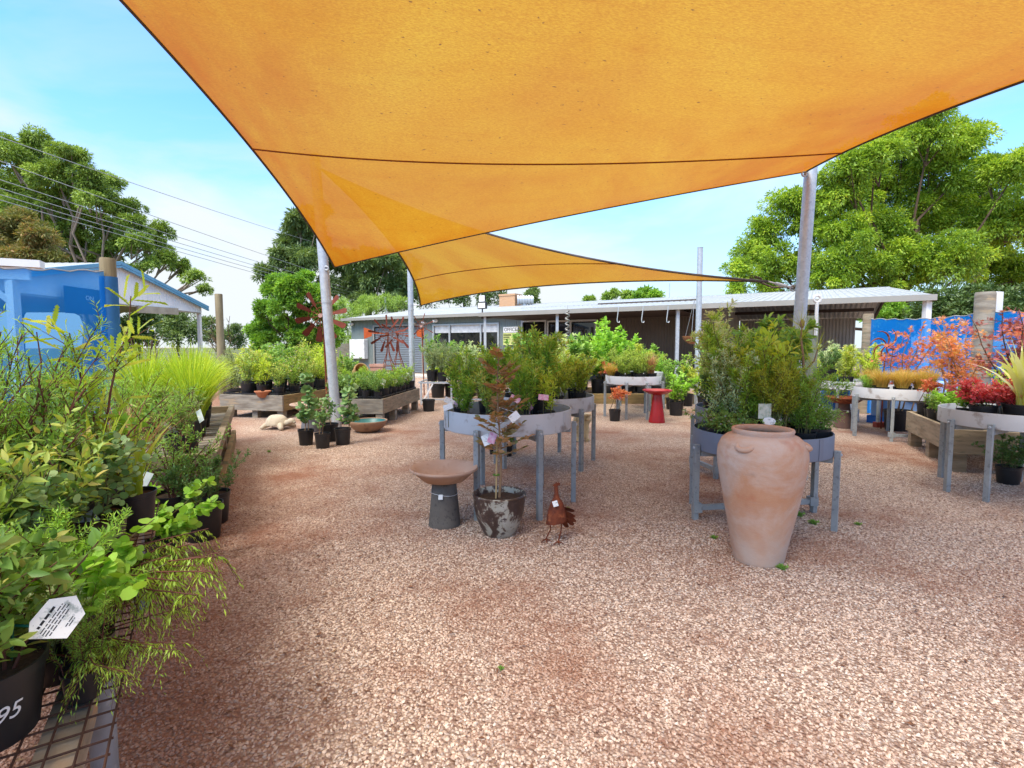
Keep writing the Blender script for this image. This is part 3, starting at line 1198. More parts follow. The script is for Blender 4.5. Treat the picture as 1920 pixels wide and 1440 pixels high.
def cloth_fence(label, pts, h, cloth, z0=.02):
    f = thing('shade_cloth_fence', label, 'fence', (pts[0][0], pts[0][1], 0))
    o = Vector((pts[0][0], pts[0][1], 0))
    mb, mw = MB(), MB()
    top = []
    for a_, b_ in zip(pts[:-1], pts[1:]):
        a_, b_ = Vector((*a_, 0)), Vector((*b_, 0))
        k = 26
        for i in range(k + 1):
            p = a_.lerp(b_, i / k) - o
            sg_ = .05 * math.sin(PI * i / k) + .012 * math.sin(i * 1.9)
            nrm_ = (b_ - a_).cross(Z).normalized() * (.03 * math.sin(i * .8) * math.sin(PI * i / k))
            top.append((p + nrm_ * .6 + Z * (h - sg_), p + nrm_ + Z * (h * .5), p + Z * z0))
    n_ = len(top)
    V_ = [q for r_ in top for q in r_]
    mb.add(V_, [(3 * i + j, 3 * i + 3 + j, 3 * i + 4 + j, 3 * i + 1 + j) for i in range(n_ - 1) for j in range(2)])
    mb.build('cloth', cloth, f, smooth=60)
    mw.tube([r_[0] + Z * .004 for r_ in top], .007, 5)
    mw.build('top_wire', WIRE, f)
    return f


lp = at_h(204, 868)
lp = Vector((-4.36, 5.60, 0))
cloth_fence('blue shade cloth screen behind the left plants, tied to a timber post', [(lp.x + .02, lp.y - .085), (-5.6, 4.25), (-7.6, 2.2)], 2.05, BLUE)
cloth_fence('blue shade cloth screen behind the red maples on the right', [(6.62, 9.5), (7.12, 7.62), (7.7, 5.3), (8.2, 3.0)], 1.76, BLUE2)


def round_post(name, label, p, r, h, m, group='timber fence posts'):
    mb = MB()
    mb.lathe([(r * 1.02, -.05), (r, .4), (r * .98, h * .7), (r * .97, h - .02), (r * .9, h)], 18, cap_t=True, wob=.02)
    o = mb.build(name, m, None, p, smooth=45)
    return tag(o, label, 'post', group)


pst = thing('timber_post', 'thick round timber post wrapped in blue cloth beside the white shed', 'post', lp, 0, 'timber fence posts')
mb = MB()
mb.lathe([(.078, -.05), (.076, .4), (.075, 1.5), (.074, 2.18), (.068, 2.2)], 18, cap_t=True, wob=.02)
mb.build('shaft', POSTWOOD, pst, smooth=45)
mb = MB()
mb.lathe([(.0815, .02), (.0815, 2.0)], 20, cap_b=False)
mb.build('cloth_wrap', MAT('dark_blue_cloth', (.02, .10, .27), (.03, .14, .35), 6, .8), pst, smooth=60)
p = at_h(418, 749)
round_post('timber_post', 'bare round timber post standing right of the white shed', p, .085, 2.48, POSTWOOD)
round_post('timber_post', 'pale timber post at the left end of the right blue screen', Vector((6.62, 9.58, 0)), .088, 1.86, TIMBER)
pr = round_post('timber_post', 'weathered timber post rising behind the red maples with a white board beside it', Vector((7.05, 7.7, 0)), .125, 2.06, TIMBER_G)
mb = MB()
mb.box((0, 0, 0), (.16, .016, .3), RAD(20))
tag(mb.build('notice_board', WHITE, None, Vector((7.28, 7.72, 1.92))), 'small white board fixed beside the weathered post on the right', 'board')
q = at_h(1511, 822)
ps = thing('timber_post', 'square grey-green timber post with a steel eye rod right of the tall pole', 'post', q, 0, 'timber fence posts')
mb = MB()
mb.bar((0, 0, -.05), (0, 0, 1.66), .15, .13)
mb.build('shaft', MAT('mossy_timber', (.26, .29, .22), (.18, .2, .15), 5, .9, stretch=(1, 1, .2), bmp=.4), ps, bevel=.006)
mb = MB()
mb.tube([(.02, -.09, 1.4), (.02, -.09, 1.84)], .022, 8)
mb.tube([(.02 + .045 * math.cos(k), -.09, 1.88 + .045 * math.sin(k)) for k in np.linspace(0, 2 * PI, 17)], .016, 7, cap=False)
mb.build('eye_rod', WHITE, ps, smooth=50)

# ================================================================== overhead wires
for i, (a_, b_) in enumerate((((0, 293), (772, 563)), ((0, 328), (772, 570)), ((0, 344), (772, 574)), ((0, 356), (772, 578)), ((0, 366), (772, 583)), ((40, 262), (690, 480)))):
    p0, p1 = at_y(*a_, 16), at_y(*b_, 66)
    d = (p1 - p0)
    p0 = p0 - d * .12
    mb = MB()
    mb.tube([p0.lerp(p1, t) - Z * (1.1 * 4 * t * (1 - t)) * .35 for t in np.linspace(0, 1, 14)], .013, 5)
    tag(mb.build('power_line', WIRE), 'thin grey overhead wire running past the tall gum trees', 'wire', 'overhead wires on the left')

# ================================================================== low fences beyond
wf = thing('wire_fence', 'low wire fence with timber rails beyond the lime green grasses', 'fence', (-6.9, 12.3, 0))
for x in np.linspace(0, -5.5, 6):
    mb = MB()
    mb.bar((x, x * -.35, -.05), (x, x * -.35, 1.15), .09, .09)
    mb.build('post', TIMBER_G, wf)
mb = MB()
for h in (.2, .4, .6, .8, 1.0, 1.1): mb.tube([(0, 0, h), (-5.5, 1.92, h)], .006, 4)
for x in np.linspace(0, -5.5, 44): mb.tube([(x, x * -.35, .15), (x, x * -.35, 1.1)], .004, 4)
mb.build('wire', WIRE, wf)
pf = thing('paling_fence', 'grey timber paling fence in the shade beside the office', 'fence', (-9.6, 27.6, 0))
mb = MB()
for i in range(12): mb.box((i * .11 - .1, 0, .7), (.1, .02, 1.4 + .03 * (i % 3)))
mb.bar((-.2, .03, .4), (1.2, .03, .4), .04, .08)
mb.bar((-.2, .03, 1.1), (1.2, .03, 1.1), .04, .08)
mb.build('palings', TIMBER_G, pf)
# ================================================================== trees
GUM = LEAF('gum_leaf', [(.032, .06, .018), (.075, .13, .028), (.14, .22, .04), (.22, .31, .06)], .25, .5)
GUM2 = LEAF('grey_gum_leaf', [(.035, .06, .03), (.07, .115, .045), (.12, .175, .065)], .25, .5)
BRIGHT = LEAF('bright_leaf', [(.03, .075, .012), (.065, .15, .02), (.12, .24, .03), (.2, .33, .045)], .35, .42)
LOCUST = LEAF('locust_leaf', [(.035, .075, .010), (.085, .16, .018), (.17, .27, .025), (.32, .37, .035)], .4, .45)
RUSTLEAF = LEAF('rusty_leaf', [(.04, .05, .018), (.09, .095, .03), (.16, .13, .04), (.30, .13, .05)], .25, .5)
DKLEAF = LEAF('dark_leaf', [(.015, .032, .012), (.032, .062, .02), (.06, .10, .03)], .2, .45)
WILLOW = LEAF('willow_leaf', [(.06, .11, .03), (.12, .2, .04), (.2, .3, .06)], .35, .5)
GUMBARK = MAT('gum_bark', (.33, .26, .21), (.2, .15, .12), 3, .8, stretch=(1, 1, .3))


def crown(rs, clumps, n, L, W, droop=.25, dome=.5, gap=.3, ns=24, squash=.8):
    """leaf tufts clustered in lumps round each clump centre"""
    lf = LF('rhomb')
    tot = sum(r * r for *_, r in clumps)
    for (x, y, z, r) in clumps:
        m = int(n * r * r / tot)
        k = max(4, int(ns))
        c = norm(rs.normal(size=(k, 3)) + np.array([0, 0, dome]))
        c = c * r * rs.uniform(gap, .95, (k, 1)) * np.array([1, 1, squash])
        shade = rs.uniform(-.22, .22, k)
        sr = r * rs.uniform(.18, .44, k)
        idx = rs.integers(0, k, m)
        d = norm(rs.normal(size=(m, 3)) + np.array([0, 0, .35]))
        P = c[idx] + d * (sr[idx] * rs.uniform(.35, 1, m) ** .6)[:, None] * np.array([1, 1, .75])
        out = norm(P + rs.normal(size=(m, 3)) * .25 * r)
        D = d * .7 + out * .4 + rs.normal(size=(m, 3)) * .45 - np.array([0, 0, droop])
        V = np.clip(.46 + shade[idx] + rs.normal(size=m) * .17, 0, 1)
        lf.add(P + np.array([x, y, z]), D, L * rs.uniform(.6, 1.25, m), W * rs.uniform(.7, 1.2, m), V)
    return lf


def tree(name, label, base, clumps, n, L, W, leaf, bark, tr=.3, cat='tree', group=None, trunk_top=None, seed=1, twigs=True, **kw):
    rs = np.random.default_rng(seed)
    t = thing(name, label, cat, base, 0, group)
    B = Vector(base)
    cl = [(c[0] - B.x, c[1] - B.y, c[2] - B.z, c[3]) for c in clumps]
    crown(rs, cl, n, L, W, **kw).build('crown', leaf, t, rs, .5)
    mb = MB()
    if trunk_top is None:
        zt = min(c[2] for c in cl) + .25 * (max(c[2] for c in cl) - min(c[2] for c in cl))
        trunk_top = Vector((np.mean([c[0] for c in cl]) * .5, np.mean([c[1] for c in cl]) * .5, max(zt, .4)))
    else:
        trunk_top = Vector(trunk_top) - B
    mb.tube([Vector((0, 0, -.1)), trunk_top * .35 + Vector((tr * .3, 0, 0)), trunk_top * .7, trunk_top], [tr, tr * .85, tr * .72, tr * .6], 10)
    if twigs:
        for x, y, z, r in cl:
            c = Vector((x, y, z))
            f = float(rs.uniform(.25, .9))
            s = trunk_top * f if c.z > trunk_top.z * .6 else trunk_top * .5
            ln_ = (c - s).length
            wb = lambda: Vector(rs.normal(size=3)) * ln_ * .045
            mid = s.lerp(c, .5) + Vector((0, 0, -.12 * ln_))
            mb.tube([s, s.lerp(mid, .5) + wb(), mid + wb(), mid.lerp(c, .5) + wb(), c, c + Vector((x, y, z)).normalized() * r * .4], [tr * .26, tr * .2, tr * .15, tr * .11, tr * .07, tr * .02], 6)
            for _ in range(4):
                d = Vector(rs.normal(size=3)).normalized()
                d.z = abs(d.z) * .6
                mb.tube([c - (c - mid) * .3, c + d * r * .7], [tr * .09, tr * .02], 4)
    mb.build('trunk', bark, t, smooth=60)
    return t


def pxclumps(L_, Y, rs, dy=2.0):
    out = []
    for px, py, rp in L_:
        y = Y + rs.uniform(-dy, dy)
        p = at_y(px, py, y)
        out.append((p.x, p.y, p.z, rp / FPX * y))
    return out


rs = np.random.default_rng(11)
# big gum behind the shed
T1 = [(15, 300, 48), (75, 290, 46), (-50, 330, 60), (130, 300, 38), (110, 345, 46), (40, 370, 50), (170, 345, 36), (185, 380, 40), (120, 400, 42), (205, 350, 28),
      (230, 395, 34), (165, 425, 44), (205, 440, 36), (250, 430, 32), (260, 462, 28), (100, 435, 40), (140, 465, 42), (225, 470, 30), (290, 465, 30), (315, 490, 26),
      (340, 505, 22), (365, 522, 20), (190, 485, 30), (60, 330, 40), (-20, 400, 50), (150, 500, 30), (280, 500, 22), (300, 440, 24), (384, 545, 14), (240, 510, 18), (60, 400, 40), (95, 380, 34), (20, 440, 40), (80, 430, 34), (130, 430, 30), (70, 475, 36)]
tree('gum_tree', 'huge spreading gum tree behind the white shed', at_y(190, 640, 27) * Vector((1, 1, 0)) if False else Vector((at_y(165, 650, 27).x, 27, 0)),
     pxclumps(T1, 27, rs, 2.2), 190000, .17, .055, GUM, GUMBARK, .45, trunk_top=at_y(170, 500, 27), seed=3, droop=.5, dome=1.1)
T2 = [(30, 430, 45), (75, 450, 36), (5, 470, 45), (60, 485, 40), (-40, 440, 50), (95, 490, 26), (20, 510, 40)]
tree('bushy_tree', 'rusty tipped bushy tree at the far left behind the blue cloth', Vector((at_y(30, 650, 20).x, 20, 0)),
     pxclumps(T2, 20, rs, 1.0), 36000, .16, .045, RUSTLEAF, BROWN_BARK, .22, seed=4)
# tall gums behind the office's left end
T4 = [(565, 420, 30), (545, 455, 30), (590, 450, 28), (530, 490, 26), (570, 490, 30), (600, 400, 20), (505, 515, 22), (555, 520, 26)]
tree('gum_tree', 'tall thin gum tree rising behind the round green tree', Vector((at_y(560, 650, 44).x, 44, 0)),
     pxclumps(T4, 44, rs, 1.5), 20000, .44, .12, GUM2, GUMBARK, .3, trunk_top=at_y(562, 480, 44), seed=5, droop=.45)
T5 = [(640, 500, 34), (680, 490, 30), (725, 495, 32), (760, 505, 26), (655, 540, 30), (700, 530, 34), (745, 540, 30), (620, 540, 26), (680, 565, 28), (735, 570, 24), (770, 550, 20)]
tree('gum_tree', 'grey green gum between the two left sail poles', Vector((at_y(690, 650, 46).x, 46, 0)),
     pxclumps(T5, 46, rs, 2), 26000, .44, .12, GUM2, GUMBARK, .4, trunk_top=at_y(690, 530, 46), seed=6, droop=.4)
T6 = [(645, 610, 26), (665, 590, 24), (690, 575, 24), (720, 570, 22), (655, 640, 24), (640, 575, 20), (750, 570, 16)]
tree('willowy_shrub', 'light green feathery shrub at the left end of the office', Vector((at_y(660, 650, 30).x, 30.5, 0)),
     pxclumps(T6, 30.5, rs, .8), 9000, .26, .03, WILLOW, BROWN_BARK, .15, seed=7, droop=.2)
# round bright tree
T3 = [(550, 545, 32), (515, 560, 30), (590, 560, 30), (500, 590, 28), (540, 585, 34), (585, 600, 34), (610, 590, 26), (490, 620, 26), (530, 625, 34), (575, 640, 34), (615, 630, 26), (500, 645, 26), (555, 665, 30), (600, 668, 26), (520, 530, 18), (575, 528, 20)]
tree('round_tree', 'dense round bright green tree behind the large rusty windmill', Vector((at_y(555, 650, 20).x, 20, 0)),
     pxclumps(T3, 20, rs, 1.0), 60000, .14, .055, BRIGHT, BROWN_BARK, .16, seed=8, droop=.15, dome=.9, gap=.55, ns=20)
# big locust tree on the right
T7 = [(1745, 250, 60), (1690, 270, 50), (1640, 300, 50), (1590, 330, 50), (1800, 270, 50), (1560, 370, 50), (1620, 370, 60), (1690, 340, 60), (1750, 330, 60), (1480, 390, 46), (1520, 430, 50),
      (1440, 440, 40), (1410, 480, 40), (1380, 510, 30), (1450, 500, 46), (1580, 450, 60), (1650, 440, 60), (1720, 420, 65), (1790, 400, 60), (1850, 350, 55), (1900, 330, 60), (1850, 430, 60), (1920, 430, 60),
      (1500, 510, 46), (1560, 520, 50), (1630, 510, 55), (1700, 500, 60), (1780, 490, 60), (1860, 510, 60), (1930, 520, 60), (1990, 400, 70), (1990, 500, 70), (1380, 545, 22), (1440, 545, 26)]
tree('locust_tree', 'huge feathery yellow green tree behind the carport on the right', Vector((at_y(1690, 650, 31).x, 31, 0)),
     pxclumps(T7, 31, rs, 3), 280000, .22, .075, LOCUST, BROWN_BARK, .5, trunk_top=at_y(1690, 470, 31), seed=9, droop=.45, dome=.5, gap=.25, ns=34, squash=.95)
for i, (px, py, rp, Y, lab) in enumerate(((1665, 585, 34, 27, 'left'), (1760, 575, 44, 24, 'mid'), (1850, 570, 46, 22, 'right'), (1935, 575, 46, 20, 'edge'))):
    rr = pxclumps([(px, py, rp), (px - rp * .6, py + rp * .4, rp * .8), (px + rp * .6, py + rp * .3, rp * .8), (px, py + rp * .9, rp)], Y, rs, .6)
    tree('hedge_shrub', {'left': 'dark leafy shrub seen through the open end of the carport', 'mid': 'dark green shrub under the big tree, behind the white carport post',
                         'right': 'dark green shrub behind the weathered post and its white board', 'edge': 'dark green shrub above the blue cloth at the right edge of the photo'}[lab],
         Vector((at_y(px, 650, Y).x, Y, 0)), rr, 8000, .2, .08, [DKLEAF, BRIGHT][i == 0], BROWN_BARK, .1, cat='shrub', group='dark shrubs behind the right blue screen', seed=20 + i)
# trees over the office roof
for i, (L_, Y, lab, lf_) in enumerate((
        ([(800, 568, 20), (835, 560, 20), (870, 565, 20), (905, 560, 22), (940, 556, 20)], 40, 'dark green tree showing between the smaller sail and the office roof', DKLEAF),
        ([(995, 562, 16), (1000, 548, 10), (985, 575, 14)], 34, 'small loose tree showing right of the brick chimney', GUM2),
        ([(1105, 566, 12), (1140, 558, 10), (1152, 550, 8), (1175, 555, 12), (1180, 570, 14)], 38, 'thin pale treetop over the veranda roof', WILLOW),
        ([(1208, 553, 16), (1225, 558, 16), (1195, 562, 14)], 36, 'rounded green treetop over the veranda roof, left of the thin steel pole', BRIGHT))):
    c = pxclumps(L_, Y, rs, .6)
    tree('background_tree', lab, Vector((np.mean([q[0] for q in c]), Y, 0)), c, 3500, .26, .1, lf_, BROWN_BARK, .12, seed=30 + i, gap=.3)
# bushes beyond the shed opening
for i, (L_, Y, lab, lf_) in enumerate((
        ([(245, 610, 26), (270, 600, 26), (255, 635, 30)], 22, 'dark bush seen under the white shed roof beside the post', DKLEAF),
        ([(310, 595, 30), (340, 605, 30), (320, 630, 34), (360, 625, 26)], 25, 'broad grey green bush seen through the open shed', GUM2),
        ([(385, 610, 24), (400, 635, 24), (425, 630, 24), (450, 640, 18), (440, 615, 14)], 33, 'distant low grey bush right of the shed post', GUM2))):
    c = pxclumps(L_, Y, rs, .6)
    tree('background_bush', lab, Vector((np.mean([q[0] for q in c]), Y, 0)), c, 5000, .2, .07, lf_, BROWN_BARK, .08, cat='bush', seed=40 + i)
# twiggy half bare shrubs
for i, (px, Y, h, lab) in enumerate(((432, 13.2, 2.35, 'thin half bare twiggy shrub beside the bare timber post'), (262, 9.6, 1.9, 'leafless brown twigs in front of the white shed opening'))):
    rs2 = np.random.default_rng(50 + i)
    b = at_y(px, 650, Y)
    t = thing('twiggy_shrub', lab, 'shrub', (b.x, Y, 0))
    lf, st = shrub(rs2, 0, h, .55, 7, 7, 3, .05, .02, 'rhomb', .5, .28, .35, 0, .016)
    st.build('stem', BROWN_BARK, t, smooth=60)
    if i == 0: lf.build('foliage', RUSTLEAF, t, rs2)
# ================================================================== benches and tables
def round_table(label, c, Rr, top, depth, angs, paint, legm, brace=None, group='round display tables'):
    t = thing('round_display_table', label, 'display table', (c[0], c[1], 0), 0, group)
    bot = top - depth
    mb = MB()
    prof = [(Rr - .004, bot), (Rr, bot + .004), (Rr, top - .004), (Rr - .002, top), (Rr - .008, top), (Rr - .010, top - .004), (Rr - .010, bot + .03)]
    mb.lathe(prof, 72, cap_b=False)
    rm_ = mb.build('rim', paint, t, smooth=40)
    mb = MB()
    ja = RAD(angs[0] + 31)
    mb.box((math.cos(ja) * (Rr + .0015), math.sin(ja) * (Rr + .0015), bot + depth / 2), (.003, .04, depth - .008), ja)
    mb.build('joint_strip', paint, rm_)
    mb = MB()
    mb.lathe([(.001, bot + .012), (Rr - .012, bot + .012), (Rr - .012, bot + .026), (.001, bot + .026)], 64, cap_b=False)
    mb.build('tray_floor', DARK, t)
    for a_ in angs:
        d = Vector((math.cos(RAD(a_)), math.sin(RAD(a_)), 0))
        mb = MB()
        p = d * (Rr + .022)
        mb.bar(p - Z * .02, p + Z * (bot + .045), .038, .038, d)
        mb.build('leg', legm, t, bevel=.003)
        mb = MB()
        q_ = d * (Rr + .041) + Z * (bot + .02)
        mb.tube([q_, q_ + d * .004, q_ + d * .009], [.011, .011, .007], 6)
        mb.build('bolt', STEEL, t)
    mb = MB()
    for i in range(0, len(angs)):
        d = Vector((math.cos(RAD(angs[i])), math.sin(RAD(angs[i])), 0))
        mb.bar(d * (Rr - .004) + Z * (bot - .022), Z * (bot - .022 - .0006 * i), .04, .036)
    mb.build('support_frame', legm, t)
    if brace:
        mb = MB()
        for a_, b_ in brace:
            p = Vector((math.cos(RAD(a_)), math.sin(RAD(a_)), 0)) * (Rr + .01) + Z * .085
            q = Vector((math.cos(RAD(b_)), math.sin(RAD(b_)), 0)) * (Rr + .01) + Z * .085
            mb.bar(p, q, .035, .035)
            for e in (p, q): mb.bar(e - Z * .03, e + Z * .035, .06, .06)
        mb.build('brace', legm, t)
    return t


T = dict(a=(-.035, 4.10), b=(.36, 5.50), c=(2.18, 9.2), c2=(2.60, 10.4), d=(1.81, 3.70), d2=(2.36, 5.08), e=(5.33, 7.1), f=(5.55, 8.4), g=(4.30, 4.33))
round_table('pale grey round table of leafy green shrubs behind the potted bronze tree', T['a'], .51, .765, .155, (-64, -4, 56, 116, 178, 246), GREY_PAINT, GREY_LEG)
round_table('pale grey round table of yellowish shrubs just behind the nearest one', T['b'], .52, .735, .15, (-52, 8, 68, 128, 188, 216, 262), GREY_PAINT, GREY_LEG)
round_table('pale grey round table far back with ferns and brown grass beside the red birdbath', T['c'], .49, .735, .145, (-115, -75, -10, 50, 110, 185), GREY_PAINT, GREY_LEG)
round_table('pale grey round table farthest back, mostly hidden behind the fern table', T['c2'], .46, .74, .14, (-80, -10, 60, 130, 200), GREY_PAINT, GREY_LEG)
round_table('slate grey round table crowded with fine green shrubs behind the terracotta jar', T['d'], .462, .655, .15, (-96, -38, 12, 80, 140, 187), SLATE_PAINT, GREY_LEG, ((187, 12),))
round_table('slate grey round table hidden behind the crowded one at the terracotta jar', T['d2'], .5, .655, .15, (-110, -40, 30, 100, 165, 215), SLATE_PAINT, GREY_LEG, ((215, 165),))
round_table('grey round table of orange grasses in front of the blue screen', T['e'], .5, .69, .145, (-128, -82, -10, 60, 120, 178), GREY_PAINT, GREY_LEG, ((-128, -82),))
round_table('grey round table of mixed shrubs behind the orange grass table', T['f'], .5, .70, .13, (-140, -75, -10, 60, 120, 180), GREY_PAINT, GREY_LEG)
round_table('grey round table at the right edge holding the red azalea and the flax', T['g'], .52, .715, .13, (-150, -118, -40, 40, 110, 178), GREY_PAINT, GREY_LEG)


def box_bench(label, p, d, L, Wd, top, bh, legs, m1, m2, slats=True, group='raised timber benches', post=.1, legw=.11):
    """boarded plant bench: p = near corner, d = direction of its long front edge; body lies to the left of d"""
    t = thing('timber_bench', label, 'bench', (p[0], p[1], 0), 0, group)
    d = Vector((d[0], d[1], 0)).normalized()
    n_ = Vector((-d.y, d.x, 0))
    o = Vector((0, 0, 0))
    zc = top - bh / 2
    for nm, a_, b_, mm in (('side_board', o + n_ * .022 + d * .046, o + d * L + n_ * .022 - d * .046, m2), ('side_board', o + n_ * (Wd - .022) + d * .046, o + d * L + n_ * (Wd - .022) - d * .046, m2),
                           ('end_board', o + d * .022, o + n_ * Wd + d * .022, m1), ('end_board', o + d * (L - .022), o + n_ * Wd + d * (L - .022), m1)):
        mb = MB()
        mb.bar(a_ + Z * zc, b_ + Z * zc, .042, bh)
        mb.build(nm, mm, t, bevel=.004)
    mb = MB()
    k = int(L / .14)
    for i in range(k):
        c = d * ((i + .5) * L / k)
        mb.bar(c + n_ * .05 + Z * (top - .055), c + n_ * (Wd - .05) + Z * (top - .055), .11, .03)
    mb.build('deck', m1, t)
    for x, y in legs:
        q = d * x + n_ * y
        mb = MB()
        mb.bar(q - Z * .03, q + Z * (top - bh + .03), legw, legw, d)
        mb.build('leg', m1, t, bevel=.005)
    return t


BT = .075  # deck sits below the board's top edge
box_bench('timber bench of flowering shrubs nearest the lime green grasses, beside the turtle', (-3.95, 8.76), (.3, 1.45), 2.7, 1.25, .41, .27,
          ((.12, .1), (.12, 1.1), (1.3, .1), (1.3, 1.1), (2.5, .1), (2.5, 1.1), (.12, .6)), TIMBER_G, TIMBER_Y)
box_bench('timber bench with trays of low green plants behind the teal bowl', (-2.03, 8.0), (.085, 1), 2.2, 1.0, .425, .235,
          ((.07, .07), (.07, .9), (.07, .5), (.75, .08), (.75, .9), (1.5, .08), (1.5, .9), (2.1, .08), (2.1, .9)), TIMBER_G, TIMBER)
RB = Vector((4.38, 5.05, 0))
rd_ = Vector((.46, 1.0, 0)).normalized()
box_bench('pale timber bench under the red maples at the right', (RB.x + 1.1 * rd_.y, RB.y - 1.1 * rd_.x), (rd_.x, rd_.y), 1.62, 1.1, .43, .245,
          ((.08, 1.02), (.8, 1.02), (1.52, 1.02), (.08, .1), (.8, .1), (1.52, .1)), TIMBER, TIMBER, legw=.12)

# long bench on the left, far half: rail-edged
LD = Vector((-.447, .894, 0))
LN = Vector((-.894, -.447, 0))
F0 = Vector((-2.2, 3.72, 0))
fb = thing('timber_bench', 'long rail-edged timber bench under the lime green grasses on the left', 'bench', F0, 0, 'raised timber benches')
fl_, fw = 3.4, .95
mb = MB()
mb.bar(Z * .43, LD * fl_ + Z * .43, .06, .1)
mb.bar(LN * fw + Z * .43, LN * fw + LD * fl_ + Z * .43, .06, .1)
mb.bar(LN * .03 + LD * .03 + Z * .425, LN * (fw - .03) + LD * .03 + Z * .425, .06, .09)
mb.bar(LN * .03 + LD * (fl_ - .03) + Z * .425, LN * (fw - .03) + LD * (fl_ - .03) + Z * .425, .06, .09)
mb.build('rail', TIMBER, fb, bevel=.005)
mb = MB()
for i in range(24):
    q = LD * ((i + .5) * fl_ / 24)
    mb.bar(q + LN * .04 + Z * .375, q + LN * (fw - .04) + Z * .375, .11, .025)
mb.build('deck', TIMBER_G, fb)
for x in (.1, 1.1, 2.1, 3.25):
    for y in (.06, .85):
        mb = MB()
        mb.bar(LD * x + LN * y - Z * .03, LD * x + LN * y + Z * .38, .09, .09, LD)
        mb.build('leg', TIMBER, fb, bevel=.004)
mb = MB()
mb.bar(LD * .05 + Z * .07 - LN * .012, LD * fl_ + Z * .07 - LN * .012, .05, .15)
mb.bar(LN * .09 + LD * .3 + Z * .25, LN * .09 + LD * 3.1 + Z * .25, .03, .26)
mb.build('lower_board', TIMBER_Y, fb, bevel=.004)

# near half: rusty wire mesh top over timber rails
N0 = Vector((-.60, .60, 0))
ND = Vector((-.53, .848, 0))
NN = Vector((-.848, -.53, 0))
nb_ = thing('mesh_bench', 'wire mesh topped timber bench in the near left corner', 'bench', N0)
nl_, nw, nt_ = 2.32, 1.0, .45
mb = MB()
for y in (.07, .5, .93): mb.bar(NN * y + Z * (nt_ - .045), NN * y + ND * nl_ + Z * (nt_ - .045), .075, .07)
mb.bar(NN * .0 + ND * .035 + Z * (nt_ - .115), NN * nw + ND * .035 + Z * (nt_ - .115), .07, .07)
mb.bar(NN * .0 + ND * (nl_ - .05) + Z * (nt_ - .115), NN * nw + ND * (nl_ - .05) + Z * (nt_ - .115), .07, .07)
mb.build('rail', MAT('bench_timber', (.36, .30, .23), (.22, .18, .13), 5, .85, stretch=(1, 1, 5), bmp=.35, c3=(.42, .26, .14), s3=6), nb_, bevel=.004)
mb = MB()
for i in range(int(nl_ / .05) + 1):
    q = ND * (i * .05)
    mb.tube([q - NN * .025 + Z * nt_, q + NN * nw + Z * nt_], .0026, 5)
for j in range(int((nw + .02) / .05) + 1):
    q = NN * (j * .05 - .02)
    mb.tube([q + Z * (nt_ + .004), q + ND * nl_ + Z * (nt_ + .004)], .0026, 5)
mb.build('wire_top', MAT('rusty_wire', (.10, .05, .035), (.06, .032, .026), 30, .8, .2), nb_)
for x, y in ((.72, .03), (2.1, .06), (.06, .9), (2.1, .9)):
    mb = MB()
    mb.tube([ND * x + NN * y - Z * .03, ND * x + NN * y + Z * (nt_ - .012)], .028, 14)
    mb.build('leg', MAT('grey_pipe', (.24, .26, .29), (.17, .19, .21), 12, .55, .3, c3=(.32, .34, .36), s3=30), nb_, smooth=50)
NTOP = nt_ + .007

# steel-framed bench in the distance
sb = thing('steel_bench', 'thin steel framed bench of black pots beyond the low green trays', 'bench', (-1.0, 11.4, 0))
mb = MB()
for y in (-.45, .45): mb.bar((-1.0, y, .48), (1.0, y, .48), .035, .035)
for x in np.linspace(-1, 1, 9): mb.bar((x, -.45, .485), (x, .45, .485), .02, .02)
mb.bar((-1, -.45, .12), (1, -.45, .12), .03, .03)
mb.build('frame', STEEL, sb)
for x in (-.95, -.3, .35, .95):
    for y in (-.45, .45):
        mb = MB()
        mb.bar((x, y, -.02), (x, y, .47), .035, .035)
        mb.build('leg', STEEL, sb)
mb = MB()
mb.bar((-.95, -.45, .02), (-.7, -.45, .45), .03, .03)
mb.build('strut', WHITE, sb)
# low sleeper bed before the veranda
gb = thing('sleeper_bed', 'low timber sleeper garden bed behind the red birdbath', 'garden bed', (2.6, 11.2, 0))
mb = MB()
mb.box((0, 0, .1), (2.9, .08, .24))
mb.box((-1.41, .9, .1), (.08, 1.72, .238))
mb.box((1.41, .9, .1), (.08, 1.72, .238))
mb.box((0, 1.8, .1), (2.9, .08, .24))
mb.build('sleeper', TIMBER_Y, gb, bevel=.008)
mb = MB()
mb.box((0, .9, .08), (2.74, 1.7, .16))
mb.build('soil', SOIL, gb)


def crate(label, p, wd, dp, h, rz, group):
    mb = MB()
    mb.box((0, 0, .006), (wd, dp, .012))
    for s in (-1, 1):
        mb.box((s * wd / 2, 0, h - .01), (.012, dp, .02))
        mb.box((0, s * dp / 2, h - .01), (wd - .014, .012, .02))
        for k in np.linspace(-.5, .5, 7):
            mb.box((s * wd / 2, k * (dp - .02), h / 2), (.008, .014, h - .01))
            mb.box((k * (wd - .03), s * dp / 2, h / 2), (.014, .008, h - .01))
    o = mb.build('plant_crate', BLACK_PL, None, p)
    o.rotation_euler = (0, 0, rz)
    return tag(o, label, 'crate', group)


# ================================================================== birdbaths, pots and sculpture
CONC = MAT('dark_concrete', (.105, .095, .085), (.14, .125, .11), 7, .9, bmp=.25, c3=(.07, .065, .06), s3=45, bs=90, bd=.004)
DISH = MAT('tan_clay', (.44, .27, .185), (.52, .36, .27), 4, .8, c3=(.36, .20, .13), s3=9, bmp=.12, bs=60, bd=.003)


